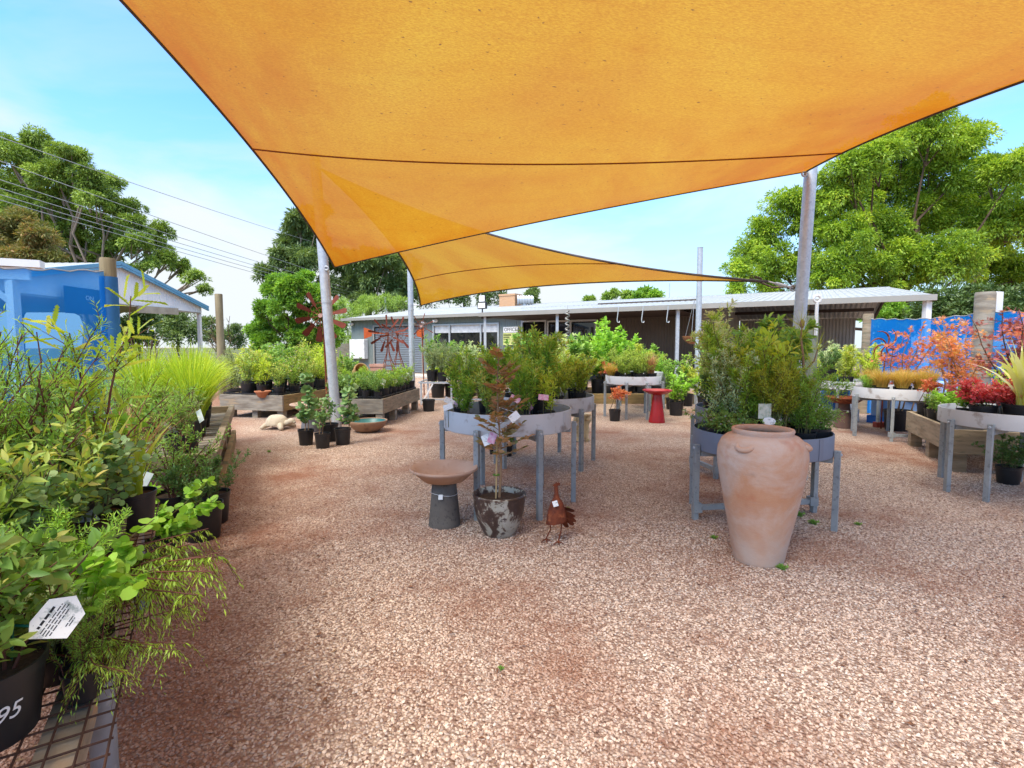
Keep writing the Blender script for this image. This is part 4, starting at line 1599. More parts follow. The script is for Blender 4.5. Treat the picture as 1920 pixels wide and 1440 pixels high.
def birdbath(label, p, h, rb, rt, rbowl, mped, mbowl, tagged=True, bowl_d=.09, rust=False, lip=.02):
    t = thing('birdbath', label, 'birdbath', p)
    zt = h - bowl_d
    mb = MB()
    mb.lathe([(rb * .97, -.01), (rb, .006), (rb * .99, .02), (rt + (rb - rt) * .45, h * .42), (rt, zt + .012)], 40, cap_t=True, wob=.006)
    mb.build('pedestal', mped, t, smooth=40)
    mb = MB()
    R_ = rbowl
    mb.lathe([(rt * 1.02, zt - .004), (R_ * .62, zt + .008), (R_ * .9, h - .024), (R_, h - .008), (R_ * 1.005, h), (R_ * .985, h + lip * .4), (R_ * .88, h - .006),
              (R_ * .80, h - .026), (R_ * .62, zt + .026), (R_ * .4, zt + .014), (.004, zt + .012)], 56, wob=.004)
    b_ = mb.build('bowl', mbowl, t, smooth=50)
    if tagged:
        mb = MB()
        zz = h * .56
        rr = rt + (rb - rt) * .5 + .004
        mb.box((-.012, -rr - .004, zz), (.03, .002, .033), m=Matrix.Rotation(RAD(-14), 3, 'X'))
        mb.build('price_tag', TAG_W, t)
        mb = MB()
        mb.tube([(rr * math.cos(k), rr * math.sin(k), zz + .008 + .008 * math.sin(k * 2)) for k in np.linspace(0, 2 * PI, 25)], .0012, 4, cap=False)
        mb.build('string', WHITE, t)
    return t


bb = birdbath('tan dish birdbath on a dark concrete pedestal in the foreground gravel', (-.475, 3.53, 0), .405, .112, .083, .237, CONC, DISH)
mb = MB()
mb.lathe([(.09 + .02 * math.sin(1.3), .0), (.001, .0005)], 30, cap_b=False)
mb.build('shaded_water', MAT('shaded_shallow_water', (.24, .10, .045), (.34, .16, .08), 12, .06, spec=.5), bb, (0.02, -.012, .332))  # shallow water, its brown darkened to paint shade into the bowl's hollow
birdbath('pale dish birdbath on a grey pedestal behind the black potted eucalypts', (-2.98, 7.5, 0), .41, .135, .10, .275, MAT('grey_ped', (.16, .16, .18), (.12, .12, .13), 8, .85),
         MAT('pale_clay', (.50, .36, .28), (.42, .30, .23), 5, .8), False)
REDG = MAT('red_glaze', (.36, .014, .016), (.27, .01, .013), 4, .25, spec=.5)
birdbath('glossy red birdbath standing near the fern table', (2.40, 8.42, 0), .535, .135, .072, .24, REDG, REDG, False, .07)
birdbath('rusty brown birdbath half hidden between the right round tables', (5.13, 7.86, 0), .47, .13, .07, .27, MAT('brown_ped', (.14, .08, .06), (.1, .06, .05), 8, .7), RUST, True)


def jar_mat():
    m, nt, out = new_mat('aged_terracotta')
    v = coords(nt)
    c = ramp(nt, [(.3, (.46, .215, .115)), (.5, (.52, .28, .165)), (.72, (.43, .275, .19))], noise(nt, v, 3.2, 5, .6, .3))
    c = mixc(nt, ramp(nt, [(.42, (0, 0, 0)), (.62, (.85,) * 3)], noise(nt, coords(nt, (1, 1, 1.3)), 2.3, 6, .65, .5)), c, (.56, .44, .37))
    c = mixc(nt, ramp(nt, [(.62, (0, 0, 0)), (.72, (.6,) * 3)], noise(nt, v, 4.4, 4, .5)), c, (.46, .155, .08))
    c = mixc(nt, ramp(nt, [(.6, (0, 0, 0)), (.75, (.5,) * 3)], noise(nt, coords(nt, (1, 1, 3)), 5.5, 5, .7)), c, (.33, .24, .19))
    sp = nt.nodes.new('ShaderNodeSeparateXYZ')
    tcx = nt.nodes.new('ShaderNodeTexCoord')
    nt.links.new(tcx.outputs['Object'], sp.inputs[0])
    low = mixc(nt, 1, ramp(nt, [(.12, (.8,) * 3), (.42, (.0,) * 3)], sp.outputs['Z']), ramp(nt, [(.3, (.25,) * 3), (.65, (1, 1, 1))], noise(nt, v, 5, 5, .6)), 'MULTIPLY')
    c = mixc(nt, low, c, (.47, .37, .31))
    nb = bump(nt, noise(nt, coords(nt, (1, 1, 2.2)), 26, 6, .75), .5, .008)
    principled(nt, out, c, .88, 0, .15, nb)
    return m


jt = thing('terracotta_jar', 'tall weathered terracotta oil jar with small lug handles', 'jar', (1.455, 2.945, 0), RAD(-8))
jt.scale = (.89, .89, .965)
mb = MB()
prof = [(.145, -.012), (.153, 0), (.158, .02), (.178, .12), (.203, .24), (.228, .36), (.25, .48), (.266, .57), (.272, .64), (.267, .69), (.247, .735), (.215, .762), (.19, .772), (.182, .776),
        (.184, .786), (.188, .796), (.184, .806), (.176, .808), (.166, .803), (.160, .79), (.158, .775), (.18, .755), (.235, .70), (.25, .62), (.2, .35), (.14, .03), (.004, .03)]
mb.lathe(prof, 72, wob=.006)
JARM = jar_mat()
mb.build('body', JARM, jt, smooth=60)
for a_ in (-132, -22, 90):
    d = Vector((math.cos(RAD(a_)), math.sin(RAD(a_)), 0))
    s = Vector((-d.y, d.x, 0))
    mb = MB()
    pts = []
    for k in np.linspace(0, PI, 9):
        pts.append(d * (.238 + .034 * math.sin(k)) + s * (.045 * math.cos(k)) + Z * (.722 - .016 * math.sin(k)))
    mb.tube(pts, [.017, .017, .016, .015, .015, .015, .016, .017, .017], 10)
    mb.build('lug_handle', JARM, jt, smooth=70)


def glaze_mat():
    m, nt, out = new_mat('mottled_glaze')
    v = coords(nt)
    n1 = noise(nt, coords(nt, (1, 1, .8)), 8.5, 7, .68, .5)
    c = ramp(nt, [(.46, (.05, .032, .027)), (.515, (.10, .062, .05)), (.535, (.34, .33, .27)), (.66, (.42, .41, .36))], n1)
    c = mixc(nt, ramp(nt, [(.6, (0, 0, 0)), (.64, (1, 1, 1))], noise(nt, v, 22, 4, .6)), c, (.06, .042, .045))
    principled(nt, out, c, .32, 0, .5, bump(nt, n1, .4, .004))
    return m


GLAZE = glaze_mat()
cpot = thing('potted_tree', 'young bronze leaved tree staked in a mottled glazed pot', 'potted tree', (-.085, 3.36, 0))
mb = MB()
mb.lathe([(.098, 0), (.104, .004), (.118, .03), (.145, .09), (.163, .15), (.172, .21), (.174, .25), (.178, .262), (.18, .272), (.174, .278), (.164, .276), (.160, .262), (.158, .22)], 56, cap_b=True)
gp = mb.build('pot', GLAZE, cpot, smooth=50)
mb = MB()
mb.lathe([(.16, .235), (.08, .24), (.002, .243)], 30, cap_b=False)
mb.build('soil', SOIL, gp, smooth=60)

# rusty hen
hen = thing('hen_sculpture', 'rusty sheet metal hen standing on wire legs with a white tag', 'sculpture', (.283, 3.20, 0), RAD(12))
mb = MB()
# folded wedge body: narrow at the neck, wide at the skirt
ring = []
for z, wx, wy, ox in ((.135, .068, .055, .0), (.20, .06, .052, .004), (.26, .038, .036, .004), (.292, .02, .022, .0), (.318, .0135, .015, -.001), (.345, .014, .016, -.002), (.362, .012, .013, -.003)):
    ring.append([(ox + wx * math.cos(k) * (1 if math.cos(k) > 0 else 1), wy * math.sin(k), z + (.012 * math.cos(k) if z < .15 else 0)) for k in np.linspace(0, 2 * PI, 17)[:-1]])
V_ = [q for r_ in ring for q in r_]
mb.add(V_, [(i * 16 + j, i * 16 + (j + 1) % 16, (i + 1) * 16 + (j + 1) % 16, (i + 1) * 16 + j) for i in range(len(ring) - 1) for j in range(16)] + [tuple(range((len(ring) - 1) * 16, len(ring) * 16))])
mb.build('body', RUST, hen, smooth=50)
mb = MB()
mb.prism([(-.012, .352), (.004, .358), (.012, .372), (.020, .366), (.024, .382), (.014, .39), (.006, .384), (-.002, .394), (-.01, .382), (-.026, .372), (-.016, .366)], (0, -.003, 0), (1, 0, 0), (0, 0, 1), (0, .006, 0))
mb.build('head', RUST, hen)
mb = MB()
for i, (x, z, L_, a_, b_) in enumerate(((.03, .215, .10, -30, -16), (.04, .20, .115, -40, -6), (.04, .185, .12, -48, 8), (.03, .17, .11, -58, 20), (.035, .225, .10, -22, 10))):
    dd = Vector((math.cos(RAD(a_)), .25 * math.sin(RAD(b_)), math.sin(RAD(a_)))).normalized()
    ss = Vector((0, 1, 0)) if abs(dd.y) < .9 else Vector((1, 0, 0))
    up_ = ss.cross(dd).normalized()
    y0 = (b_ / 40) * .05
    mb.prism([(0, -.012), (L_ * .5, -.024), (L_ * .92, -.018), (L_, 0), (L_ * .92, .018), (L_ * .5, .024), (0, .012)], (x, y0, z), dd, (up_ * .6 + ss * .8), up_ * .003 + ss * .002)
mb.build('tail', RUST, hen)
mb = MB()
for s, x in ((-1, -.035), (1, .03)):
    mb.tube([(x, -.02 * s, .14), (x - .006 * s, -.024 * s, .08), (x - .02, -.026 * s, .03), (x - .026, -.028 * s, .012)], .0045, 7)
    for t_ in (-150, -95, -40, 60):
        mb.tube([(x - .026, -.028 * s, .014), (x - .026 + .022 * math.cos(RAD(t_)), -.028 * s + .02 * math.sin(RAD(t_)), .012), (x - .026 + .042 * math.cos(RAD(t_)), -.028 * s + .04 * math.sin(RAD(t_)), .003)], [.0042, .0038, .002], 6)
mb.build('leg', RUST, hen, smooth=60)
mb = MB()
mb.box((-.022, -.05, .268), (.033, .0015, .036), m=Matrix.Rotation(RAD(-12), 3, 'Y') @ Matrix.Rotation(RAD(-30), 3, 'X'))
mb.build('price_tag', TAG_W, hen)

# stone turtle
SAND = MAT('sandstone', (.50, .43, .33), (.42, .35, .26), 8, .9, bmp=.4, c3=(.36, .30, .22), s3=14, bs=40)
tu = thing('turtle_sculpture', 'pale stone turtle lying on the gravel beside the left bench', 'sculpture', (-3.52, 7.75, 0), RAD(-6))
mb = MB()
n_, m_ = 24, 9
V_, Fs = [], []
for i in range(m_ + 1):
    f = i / m_
    rr = math.cos(f * PI / 2) ** .6 * (1.06 if i == 1 else 1)
    for j in range(n_):
        k = 2 * PI * j / n_
        V_.append((-.08 + .175 * rr * math.cos(k) * (1.0 + .10 * math.cos(k)), .155 * rr * math.sin(k), .06 + .155 * math.sin(f * PI / 2) ** 1.15 + .004 * math.cos(6 * k) * rr * (f > .05)))
for i in range(m_):
    for j in range(n_):
        Fs.append((i * n_ + j, i * n_ + (j + 1) % n_, (i + 1) * n_ + (j + 1) % n_, (i + 1) * n_ + j))
Fs.append(tuple(reversed(range(n_))))
mb.add(V_, Fs)
mb.build('shell', SAND, tu, smooth=60)
mb = MB()
mb.tube([(.06, -.02, .085), (.13, -.03, .10), (.17, -.04, .115)], [.05, .045, .04], 12)
mb.sphere((.185, -.045, .125), .052, 14, 10, (1.2, .95, .9))
mb.sphere((.228, -.05, .112), .032, 12, 8, (1, .9, .75))
mb.build('head', SAND, tu, smooth=80)
for x, y, a_, s in ((.06, -.13, -50, 1), (.07, .12, 40, 1), (-.2, -.11, 225, .8), (-.2, .11, 140, .8)):
    mb = MB()
    d = Vector((math.cos(RAD(a_)), math.sin(RAD(a_)), 0))
    c = Vector((x, y, 0))
    mb.tube([c - d * .07 + Z * .075, c + Z * .06, c + d * .05 * s + Z * .034, c + d * .085 * s + Z * .026], [.045 * s, .046 * s, .038 * s, .022 * s], 12)
    mb.build('flipper', SAND, tu, smooth=80)
mb = MB()
mb.sphere((-.27, 0, .04), .03, 10, 8, (1.3, .8, .7))
mb.build('tail', SAND, tu, smooth=80)

# teal bowl
tb = thing('glazed_bowl', 'wide shallow tan bowl with a teal glazed inside on the gravel', 'bowl', (-2.13, 7.50, 0))
mb = MB()
mb.lathe([(.12, 0), (.16, .012), (.235, .07), (.272, .13), (.284, .158), (.282, .168), (.272, .17), (.264, .16)], 56)
mb.build('body', MAT('tan_stoneware', (.36, .22, .14), (.28, .16, .10), 6, .6, c3=(.2, .11, .07), s3=12), tb, smooth=50)
mb = MB()
mb.lathe([(.001, .035), (.16, .045), (.23, .095), (.262, .152), (.268, .165)], 56, cap_b=False)
mb.v = mb.v
mb.build('glazed_inside', MAT('teal_glaze', (.02, .12, .12), (.035, .16, .15), 8, .38, spec=.4), tb, smooth=60)

# cream pedestal with curled horse-leg feet
cpd = thing('carved_pedestal', 'cream carved pedestal with scrolled feet under the second round table', 'pedestal', (.93, 6.72, 0), RAD(10))
CREAM = MAT('cream_stone', (.62, .53, .34), (.52, .43, .26), 9, .7, c3=(.36, .27, .14), s3=20, bmp=.3)
for s in (-1, 1):
    mb = MB()
    mb.tube([(s * .055, 0, .36), (s * .075, 0, .33), (s * .08, 0, .28), (s * .055, 0, .22), (s * .062, 0, .15), (s * .052, 0, .09), (s * .058, 0, .04), (s * .075, -.01, .0)], [.03, .042, .046, .034, .04, .034, .03, .036], 14)
    mb.sphere((s * .062, -.046, .295), .026, 12, 8, (1, .6, 1))
    mb.build('scroll_leg', CREAM, cpd, smooth=70)
mb = MB()
mb.box((0, 0, .355), (.2, .13, .03))
mb.box((0, .015, .19), (.10, .07, .3))
mb.build('slab', CREAM, cpd, bevel=.01)


# ================================================================== windmills
def windmill(label, base, hub_h, rad, nb, tower, blade_w=.26, ring=.55, tilt=0, vane=False, cat='windmill', face=0.0, tail=True):
    t = thing('garden_windmill', label, cat, base, face, 'rusty garden windmills')
    hub = Vector((0, -.08, hub_h))
    mb = MB()
    if tower == 'pole':
        mb.tube([(0.04, 0, -.05), (.02, 0, hub_h * .5), (0, 0, hub_h + .02)], .016, 8)
    else:
        for sx_ in (-1, 1):
            for sy_ in (-1, 1):
                mb.tube([(sx_ * tower, sy_ * tower, 0), (sx_ * .03, sy_ * .03, hub_h - rad * 1.0), (0, 0, hub_h)], .011, 5)
        for i in range(1, 7):
            f = 1 - i / 7.5
            z_ = (hub_h - rad) * (i / 7.5)
            q = tower * f + .03 * (1 - f)
            c4 = [(-q, -q, z_), (q, -q, z_), (q, q, z_), (-q, q, z_)]
            for a_ in range(4): mb.tube([c4[a_], c4[(a_ + 1) % 4]], .006, 4)
    mb.build('tower', RUST, t, smooth=60)
    mb = MB()
    mb.tube([hub + Vector((0, .1, 0)), hub - Vector((0, .05, 0))], .035, 12)
    mb.build('hub', MAT('pale_hub', (.55, .38, .33), (.4, .2, .15), 10, .5) if tower == 'pole' else RUST, t, smooth=60)
    mb = MB()
    for f in (ring, ring * .62):
        mb.tube([hub + Vector((rad * f * math.cos(k), .012, rad * f * math.sin(k))) for k in np.linspace(0, 2 * PI, 33)], .006, 5, cap=False)
    for i in range(nb):
        a_ = 2 * PI * i / nb + tilt
        mb.tube([hub, hub + Vector((math.cos(a_), 0, math.sin(a_))) * rad * .6], .007, 5)
    mb.build('wheel_frame', RUST, t, smooth=60)
    for i in range(nb):
        a_ = 2 * PI * i / nb + tilt
        d = Vector((math.cos(a_), 0, math.sin(a_)))
        s = (Vector((-d.z, 0, d.x)) * .82 + Vector((0, .57, 0))).normalized()
        mb = MB()
        w0, w1 = rad * blade_w * .35, rad * blade_w * .62
        mb.prism([(rad * .42, -w0 / 2), (rad * .92, -w1 / 2), (rad, -w1 * .36), (rad, w1 * .36), (rad * .92, w1 / 2), (rad * .42, w0 / 2)], hub + Vector((0, -.006, 0)), d, s, Vector((0, .004, 0)))
        mb.build('blade', RUST_BR, t)
    if vane:
        mb = MB()
        mb.tube([hub, hub + Vector((vane, .12, .02))], .01, 5)
        v0 = hub + Vector((vane, .12, .02))
        sg_ = 1 if vane > 0 else -1
        mb.prism([(0, -.08), (.22 * sg_, -.16), (.22 * sg_, .16), (0, .08)], v0, (1, 0, 0), (0, 0, 1), (0, .006, 0))
        mb.build('tail_vane', MAT('orange_rust', (.50, .10, .02), (.42, .07, .015), 8, .7), t)
    return t


hb = at_y(597, 592, 8.55)
windmill('large rusty red ten bladed windmill in front of the leaning left pole', (hb.x + .05, 8.62, .0), hb.z, .435, 10, 'pole', .42, .5, RAD(12))
for px, Y, rr, lab, tl, va in ((727, 14.2, .52, 'rusty garden windmill on a lattice tower before the roller door, nearer the meter box', .2, -.45), (746, 15.4, .54, 'rusty garden windmill before the roller door, right of its lattice tower twin', .5, .55)):
    hp = at_y(px, 626, Y)
    windmill(lab, (hp.x, Y, 0), hp.z, rr, 9, .3, .24, .5, tl, va)
hp = at_y(791, 612, 13.2)
windmill('spiky rusty pinwheel with thin curled arms right of the smaller sail\'s pole', (hp.x, 13.2, 0), hp.z, .34, 7, 'pole', .14, .4, .4)
hp = at_y(1660, 648, 7.75)
spn = thing('wind_spinner', 'dark curled metal wind spinner before the right blue screen', 'wind spinner', (hp.x, 7.75, 0))
mb = MB()
mb.tube([(0, 0, -.03), (0, 0, hp.z - .1)], .01, 6)
for i in range(7):
    a_ = 2 * PI * i / 7 + .2
    pts = []
    for k in np.linspace(0, 1, 9):
        r_ = .26 * k
        b2 = a_ + 1.1 * k * k
        pts.append((r_ * math.cos(b2), -.03, hp.z + r_ * math.sin(b2)))
    mb.tube(pts, [.008, .009, .011, .012, .013, .014, .012, .008, .003], 5)
mb.build('arms', RUST, spn, smooth=60)

# odds and ends at the back
p = at_y(669, 690, 12.2)
for px, py, Y, r_, h_, tl_, lab in ((667, 690, 12.2, .15, .30, 62, 'yellowish terracotta pot lying on its side before the meter box'),):
    q = at_y(px, py, Y)
    mb = MB()
    mb.lathe([(.10, 0), (.15, .28), (.17, .28), (.17, .34), (.15, .34), (.14, .3), (.09, .03)], 24)
    stp = MB()
    o = mb.build('clay_pot', MAT('yellow_clay', (.46, .30, .12), (.38, .2, .09), 5, .7), None, (q.x, Y, .62), smooth=50)
    o.rotation_euler = (RAD(75), 0, RAD(40))
    tag(o, lab, 'pot')
stand = thing('pot_stand', 'low dark steel stand under the clay pots before the meter box', 'stand', (-3.45, 12.3, 0))
mb = MB()
mb.box((0, 0, .46), (1.0, .5, .03))
mb.build('top', TIMBER_G, stand)
for x in (-.45, .45):
    for y in (-.2, .2):
        mb = MB()
        mb.bar((x, y, -.02), (x, y, .45), .04, .04)
        mb.build('leg', STEEL, stand)
mb = MB()
mb.lathe([(.19, 0), (.21, .3), (.235, .3), (.235, .36), (.205, .36), (.19, .28), (.17, .04)], 4)
o = mb.build('square_planter', MAT('pink_clay', (.52, .30, .23), (.45, .24, .18), 4, .8), None, (-3.22, 12.3, .475))
o.rotation_euler = (0, 0, RAD(45))
tag(o, 'square pinkish clay planter standing before the roller door', 'planter')
mb = MB()
mb.lathe([(.055, 0), (.075, .01), (.12, .09), (.135, .1), (.135, .115), (.12, .115), (.1, .08), (.003, .02)], 32)
tag(mb.build('clay_bowl', TERRA, None, (-4.33, 8.86, .41 - .04), smooth=45), 'small orange terracotta bowl on the corner of the left timber bench', 'bowl')

# blue barrel, cubby panel and white crates by the right screen
bl = at_y(1602, 760, 8.9)
mb = MB()
mb.lathe([(.20, 0), (.215, .02), (.225, .2), (.215, .22), (.225, .24), (.225, .46), (.215, .48), (.225, .5), (.21, .68), (.18, .70)], 28, cap_t=True)
tag(mb.build('barrel', MAT('blue_plastic', (.02, .10, .30), (.03, .13, .38), 3, .4), None, (bl.x - .25, 9.05, 0), smooth=40), 'dark blue plastic barrel under the shrub table before the right screen', 'barrel')
cb = thing('play_cubby', 'pale blue plastic play cubby with a round window behind the orange grass table', 'cubby', (6.35, 8.05, 0), RAD(-72))
LBL = MAT('pale_blue_plastic', (.28, .46, .78), (.34, .52, .82), 2, .5)
mb = MB()
mb.box((0, 0, .36), (.95, .6, .72))
mb.build('wall', LBL, cb, bevel=.03)
mb = MB()
mb.lathe([(.12, 0), (.12, .012), (.001, .012)], 24)
o = mb.build('round_window', MAT('mid_blue_plastic', (.10, .25, .55), rough=.5), cb, (.18, -.302, .5))
o.rotation_euler = (RAD(90), 0, 0)
mb = MB()
mb.prism([(-.36, .05), (-.08, .05), (-.08, .36), (-.12, .46), (-.22, .52), (-.32, .46), (-.36, .36)], (0, -.312, .03), (1, 0, 0), (0, 0, 1), (0, .008, 0))
mb.build('door', MAT('mid_blue_plastic', (.08, .2, .5), rough=.5), cb)
mb = MB()
mb.box((0, 0, .06), (1.02, .66, .13))
mb.build('base', MAT('deep_blue_plastic', (.02, .12, .42), rough=.5), cb, bevel=.01)
for i, (px, Y, h_, lab) in enumerate(((1567, 9.3, .34, 'white timber crate stacked low before the right screen, left of the barrel'), (1578, 8.75, .2, 'flat white box lying under the shrub table by the barrel'))):
    q = at_y(px, 770, Y)
    mb = MB()
    for k in range(3): mb.box((0, -.2, h_ * (k + .5) / 3), (.5, .02, h_ / 3 - .015))
    for k in range(3): mb.box((0, .2, h_ * (k + .5) / 3), (.5, .02, h_ / 3 - .015))
    for s in (-1, 1):
        mb.box((s * .26, 0, h_ / 2), (.02, .4, h_))
    mb.box((0, 0, .02), (.49, .38, .02))
    tag(mb.build('white_crate', WHITE, None, (q.x - .1, Y, 0)), lab, 'crate')
# red brick pavers at the cubby
for i, (x, y) in enumerate(((5.75, 7.9), (5.98, 7.83))):
    mb = MB()
    mb.box((0, 0, .04), (.21, .1, .08), .1 * i)
    tag(mb.build('brick', MAT('red_brick', (.33, .07, .05), (.25, .055, .04), 12, .85), None, (x, y, 0), bevel=.004), 'loose red brick on the gravel under the orange grass table', 'brick', 'loose red bricks')

# hanging bowl and bottle shelf at the carport corner
hp = at_y(1300, 634, 12.4)
hg = thing('hanging_planter', 'clay hanging bowl planter under the veranda left of the thin steel pole', 'hanging planter', (hp.x, 12.4, hp.z))
mb = MB()
mb.lathe([(.06, -.14), (.13, -.12), (.24, -.02), (.26, .05), (.24, .05), (.2, 0), (.01, -.08)], 28)
mb.build('bowl', MAT('rust_clay', (.34, .14, .06), (.26, .1, .04), 6, .6), hg, smooth=50)
mb = MB()
for a_ in (0, 2.1, 4.2): mb.tube([(.24 * math.cos(a_), .24 * math.sin(a_), .05), (0, 0, 2.36 - hp.z)], .005, 4)
mb.build('chain', WIRE, hg)
# ================================================================== potted plants
LFM = dict(
    willow=LEAF('green_shrub_leaf', [(.04, .11, .015), (.08, .18, .02), (.18, .29, .035), (.42, .29, .06)], .4),
    olive=LEAF('olive_shrub_leaf', [(.07, .12, .018), (.15, .21, .025), (.28, .30, .035), (.42, .27, .06)], .4),
    lime=LEAF('lime_shrub_leaf', [(.06, .14, .015), (.12, .26, .025), (.22, .40, .05)], .4),
    green=LEAF('mid_green_leaf', [(.02, .06, .012), (.05, .12, .02), (.10, .2, .035), (.2, .3, .06)], .35),
    dark=LEAF('deep_green_leaf', [(.018, .045, .016), (.035, .085, .025), (.07, .13, .04)], .3),
    broad=LEAF('broad_green_leaf', [(.025, .065, .012), (.05, .11, .02), (.09, .17, .03), (.24, .20, .05)], .35),
    grey=LEAF('grey_green_leaf', [(.08, .12, .07), (.14, .19, .11), (.22, .27, .16)], .3),
    silver=LEAF('silver_leaf', [(.16, .22, .15), (.26, .33, .22), (.36, .40, .26)], .3),
    eucalypt=LEAF('round_gum_leaf', [(.035, .085, .035), (.06, .13, .05), (.11, .19, .085), (.25, .31, .2)], .25),
    flower=LEAF('mixed_tip_leaf', [(.05, .11, .02), (.10, .18, .03), (.20, .27, .05), (.46, .20, .07)], .35),
    tube=LEAF('low_plant_leaf', [(.04, .10, .025), (.08, .16, .04), (.16, .25, .07)], .35),
    gold=LEAF('yellow_green_leaf', [(.12, .19, .02), (.24, .33, .03), (.40, .46, .06)], .45),
    limegrass=LEAF('lime_grass_blade', [(.08, .15, .012), (.17, .27, .018), (.33, .42, .04)], .4),
    brown=LEAF('brown_grass_blade', [(.13, .055, .02), (.24, .12, .05), (.32, .19, .09)], .3),
    carex=LEAF('orange_grass_blade', [(.15, .12, .02), (.30, .20, .03), (.42, .20, .06)], .35),
    flax=LEAF('striped_flax_blade', [(.22, .30, .03), (.42, .48, .09), (.60, .60, .25)], .35),
    fern=LEAF('fern_leaf', [(.06, .12, .02), (.13, .2, .03), (.25, .32, .05)], .4),
    feather=LEAF('feathery_needle', [(.06, .15, .02), (.12, .26, .035), (.24, .40, .06)], .4),
    olneedle=LEAF('olive_needle', [(.10, .14, .015), (.19, .23, .02), (.31, .32, .03)], .35),
    lneedle=LEAF('lime_needle', [(.08, .16, .02), (.16, .28, .03), (.28, .40, .05)], .35),
    cream=LEAF('cream_edged_leaf', [(.10, .19, .04), (.22, .32, .09), (.46, .48, .2), (.56, .38, .2)], .4),
    red=LEAF('red_maple_leaf', [(.28, .04, .025), (.42, .085, .035), (.52, .16, .045)], .4),
    orange=LEAF('orange_maple_leaf', [(.34, .05, .03), (.46, .12, .04), (.52, .24, .05)], .4),
    burg=LEAF('burgundy_leaf', [(.10, .02, .025), (.19, .04, .04), (.27, .08, .06)], .3),
    azalea=LEAF('crimson_leaf', [(.38, .02, .03), (.55, .04, .05), (.66, .14, .12)], .35),
    bronze=LEAF('bronze_leaf', [(.04, .065, .018), (.10, .085, .025), (.17, .085, .03), (.22, .11, .04), (.26, .075, .05)], .3),
    redstem=LEAF('red_brown_blade', [(.12, .03, .02), (.20, .07, .03), (.26, .14, .06)], .25),
    purple=LEAF('mauve_petal', [(.36, .25, .60), (.48, .38, .70), (.66, .58, .78)], .3),
    pink=LEAF('pink_petal', [(.50, .18, .24), (.62, .30, .32), (.70, .48, .44)], .3),
    white=LEAF('white_petal', [(.6, .6, .56), (.7, .7, .66)], .3),
    orflower=LEAF('orange_petal', [(.60, .18, .02), (.70, .30, .04)], .3),
)
SPECS = {}


def spec(kind, name, pot, leaf, twig=GREEN_TWIG, tagm=None, flowers=None, mode='shrub', **kw):
    SPECS[kind] = dict(name=name, pot=pot, leaf=leaf, twig=twig, tagm=tagm, flowers=flowers, mode=mode, kw=kw)


spec('willow', 'potted_shrub', (.078, .165), 'willow', h=.60, r=.19, ns=11, nb=10, nl=7, L=.062, W=.016, up=.62, blen=.22, start=.08)
spec('willow2', 'potted_shrub', (.078, .165), 'willow', tagm=TAG_P, h=.66, r=.18, ns=10, nb=10, nl=7, L=.068, W=.016, up=.66, blen=.22, start=.1)
spec('olive', 'potted_shrub', (.085, .16), 'olive', h=.48, r=.19, ns=11, nb=10, nl=6, L=.052, W=.017, up=.6, blen=.24, start=.08, tagm=TAG_W)
spec('lime', 'potted_shrub', (.12, .24), 'lime', h=.95, r=.22, ns=7, nb=12, nl=7, L=.075, W=.04, up=.55, blen=.2, start=.12)
spec('lowlime', 'potted_shrub', (.09, .17), 'lime', h=.42, r=.22, ns=8, nb=7, nl=6, L=.055, W=.03, up=.5, blen=.3, start=.1)
spec('green', 'potted_shrub', (.10, .19), 'green', h=.75, r=.26, ns=9, nb=9, nl=7, L=.06, W=.028, up=.55, blen=.25, start=.12)
spec('broadtop', 'potted_shrub', (.11, .2), 'green', h=.85, r=.28, ns=9, nb=11, nl=8, L=.09, W=.04, up=.55, blen=.22, start=.2)
spec('darkbush', 'potted_shrub', (.125, .23), 'dark', h=.34, r=.2, ns=10, nb=8, nl=9, L=.032, W=.013, up=.6, blen=.34, start=.1)
spec('darkmound', 'potted_shrub', (.12, .2), 'dark', h=.42, r=.34, ns=14, nb=9, nl=8, L=.04, W=.02, up=.4, blen=.3, start=.1, droop=.2)
spec('grey', 'potted_shrub', (.095, .17), 'grey', h=.55, r=.3, ns=11, nb=9, nl=8, L=.05, W=.009, up=.5, blen=.28, start=.1)
spec('flowery', 'potted_shrub', (.085, .155), 'flower', h=.5, r=.2, ns=8, nb=8, nl=6, L=.05, W=.018, up=.55, blen=.3, start=.1)
spec('gold', 'potted_shrub', (.085, .155), 'gold', h=.48, r=.2, ns=8, nb=8, nl=6, L=.05, W=.018, up=.55, blen=.28, start=.1)
spec('tube', 'potted_plant', (.055, .115), 'tube', h=.19, r=.13, ns=10, nb=5, nl=6, L=.03, W=.01, up=.5, blen=.4, start=.05, sr=.002)
spec('tube2', 'potted_plant', (.055, .115), 'lneedle', h=.23, r=.11, ns=12, nb=5, nl=7, L=.03, W=.005, up=.6, blen=.35, start=.05, sr=.002, tagm=TAG_W)
spec('eucalypt', 'potted_eucalypt', (.10, .205), 'eucalypt', TAN_TWIG, h=.88, r=.10, ns=2, nb=9, nl=7, L=.078, W=.072, tpl='round', up=.3, blen=.2, start=.1, sr=.006)
spec('eucalypt2', 'potted_eucalypt', (.10, .195), 'eucalypt', TAN_TWIG, h=.50, r=.12, ns=2, nb=6, nl=6, L=.05, W=.048, tpl='round', up=.35, blen=.25, start=.2, sr=.005)
spec('fern', 'potted_fern', (.10, .14), 'fern', h=.42, r=.3, ns=16, nb=8, nl=7, L=.04, W=.011, up=.35, blen=.2, start=.12, droop=.15)
spec('feather', 'potted_shrub', (.10, .16), 'feather', GREEN_TWIG, h=.62, r=.27, ns=15, nb=14, nl=14, L=.036, W=.0075, tpl='rhomb', up=.5, blen=.32, start=.08, sr=.003)
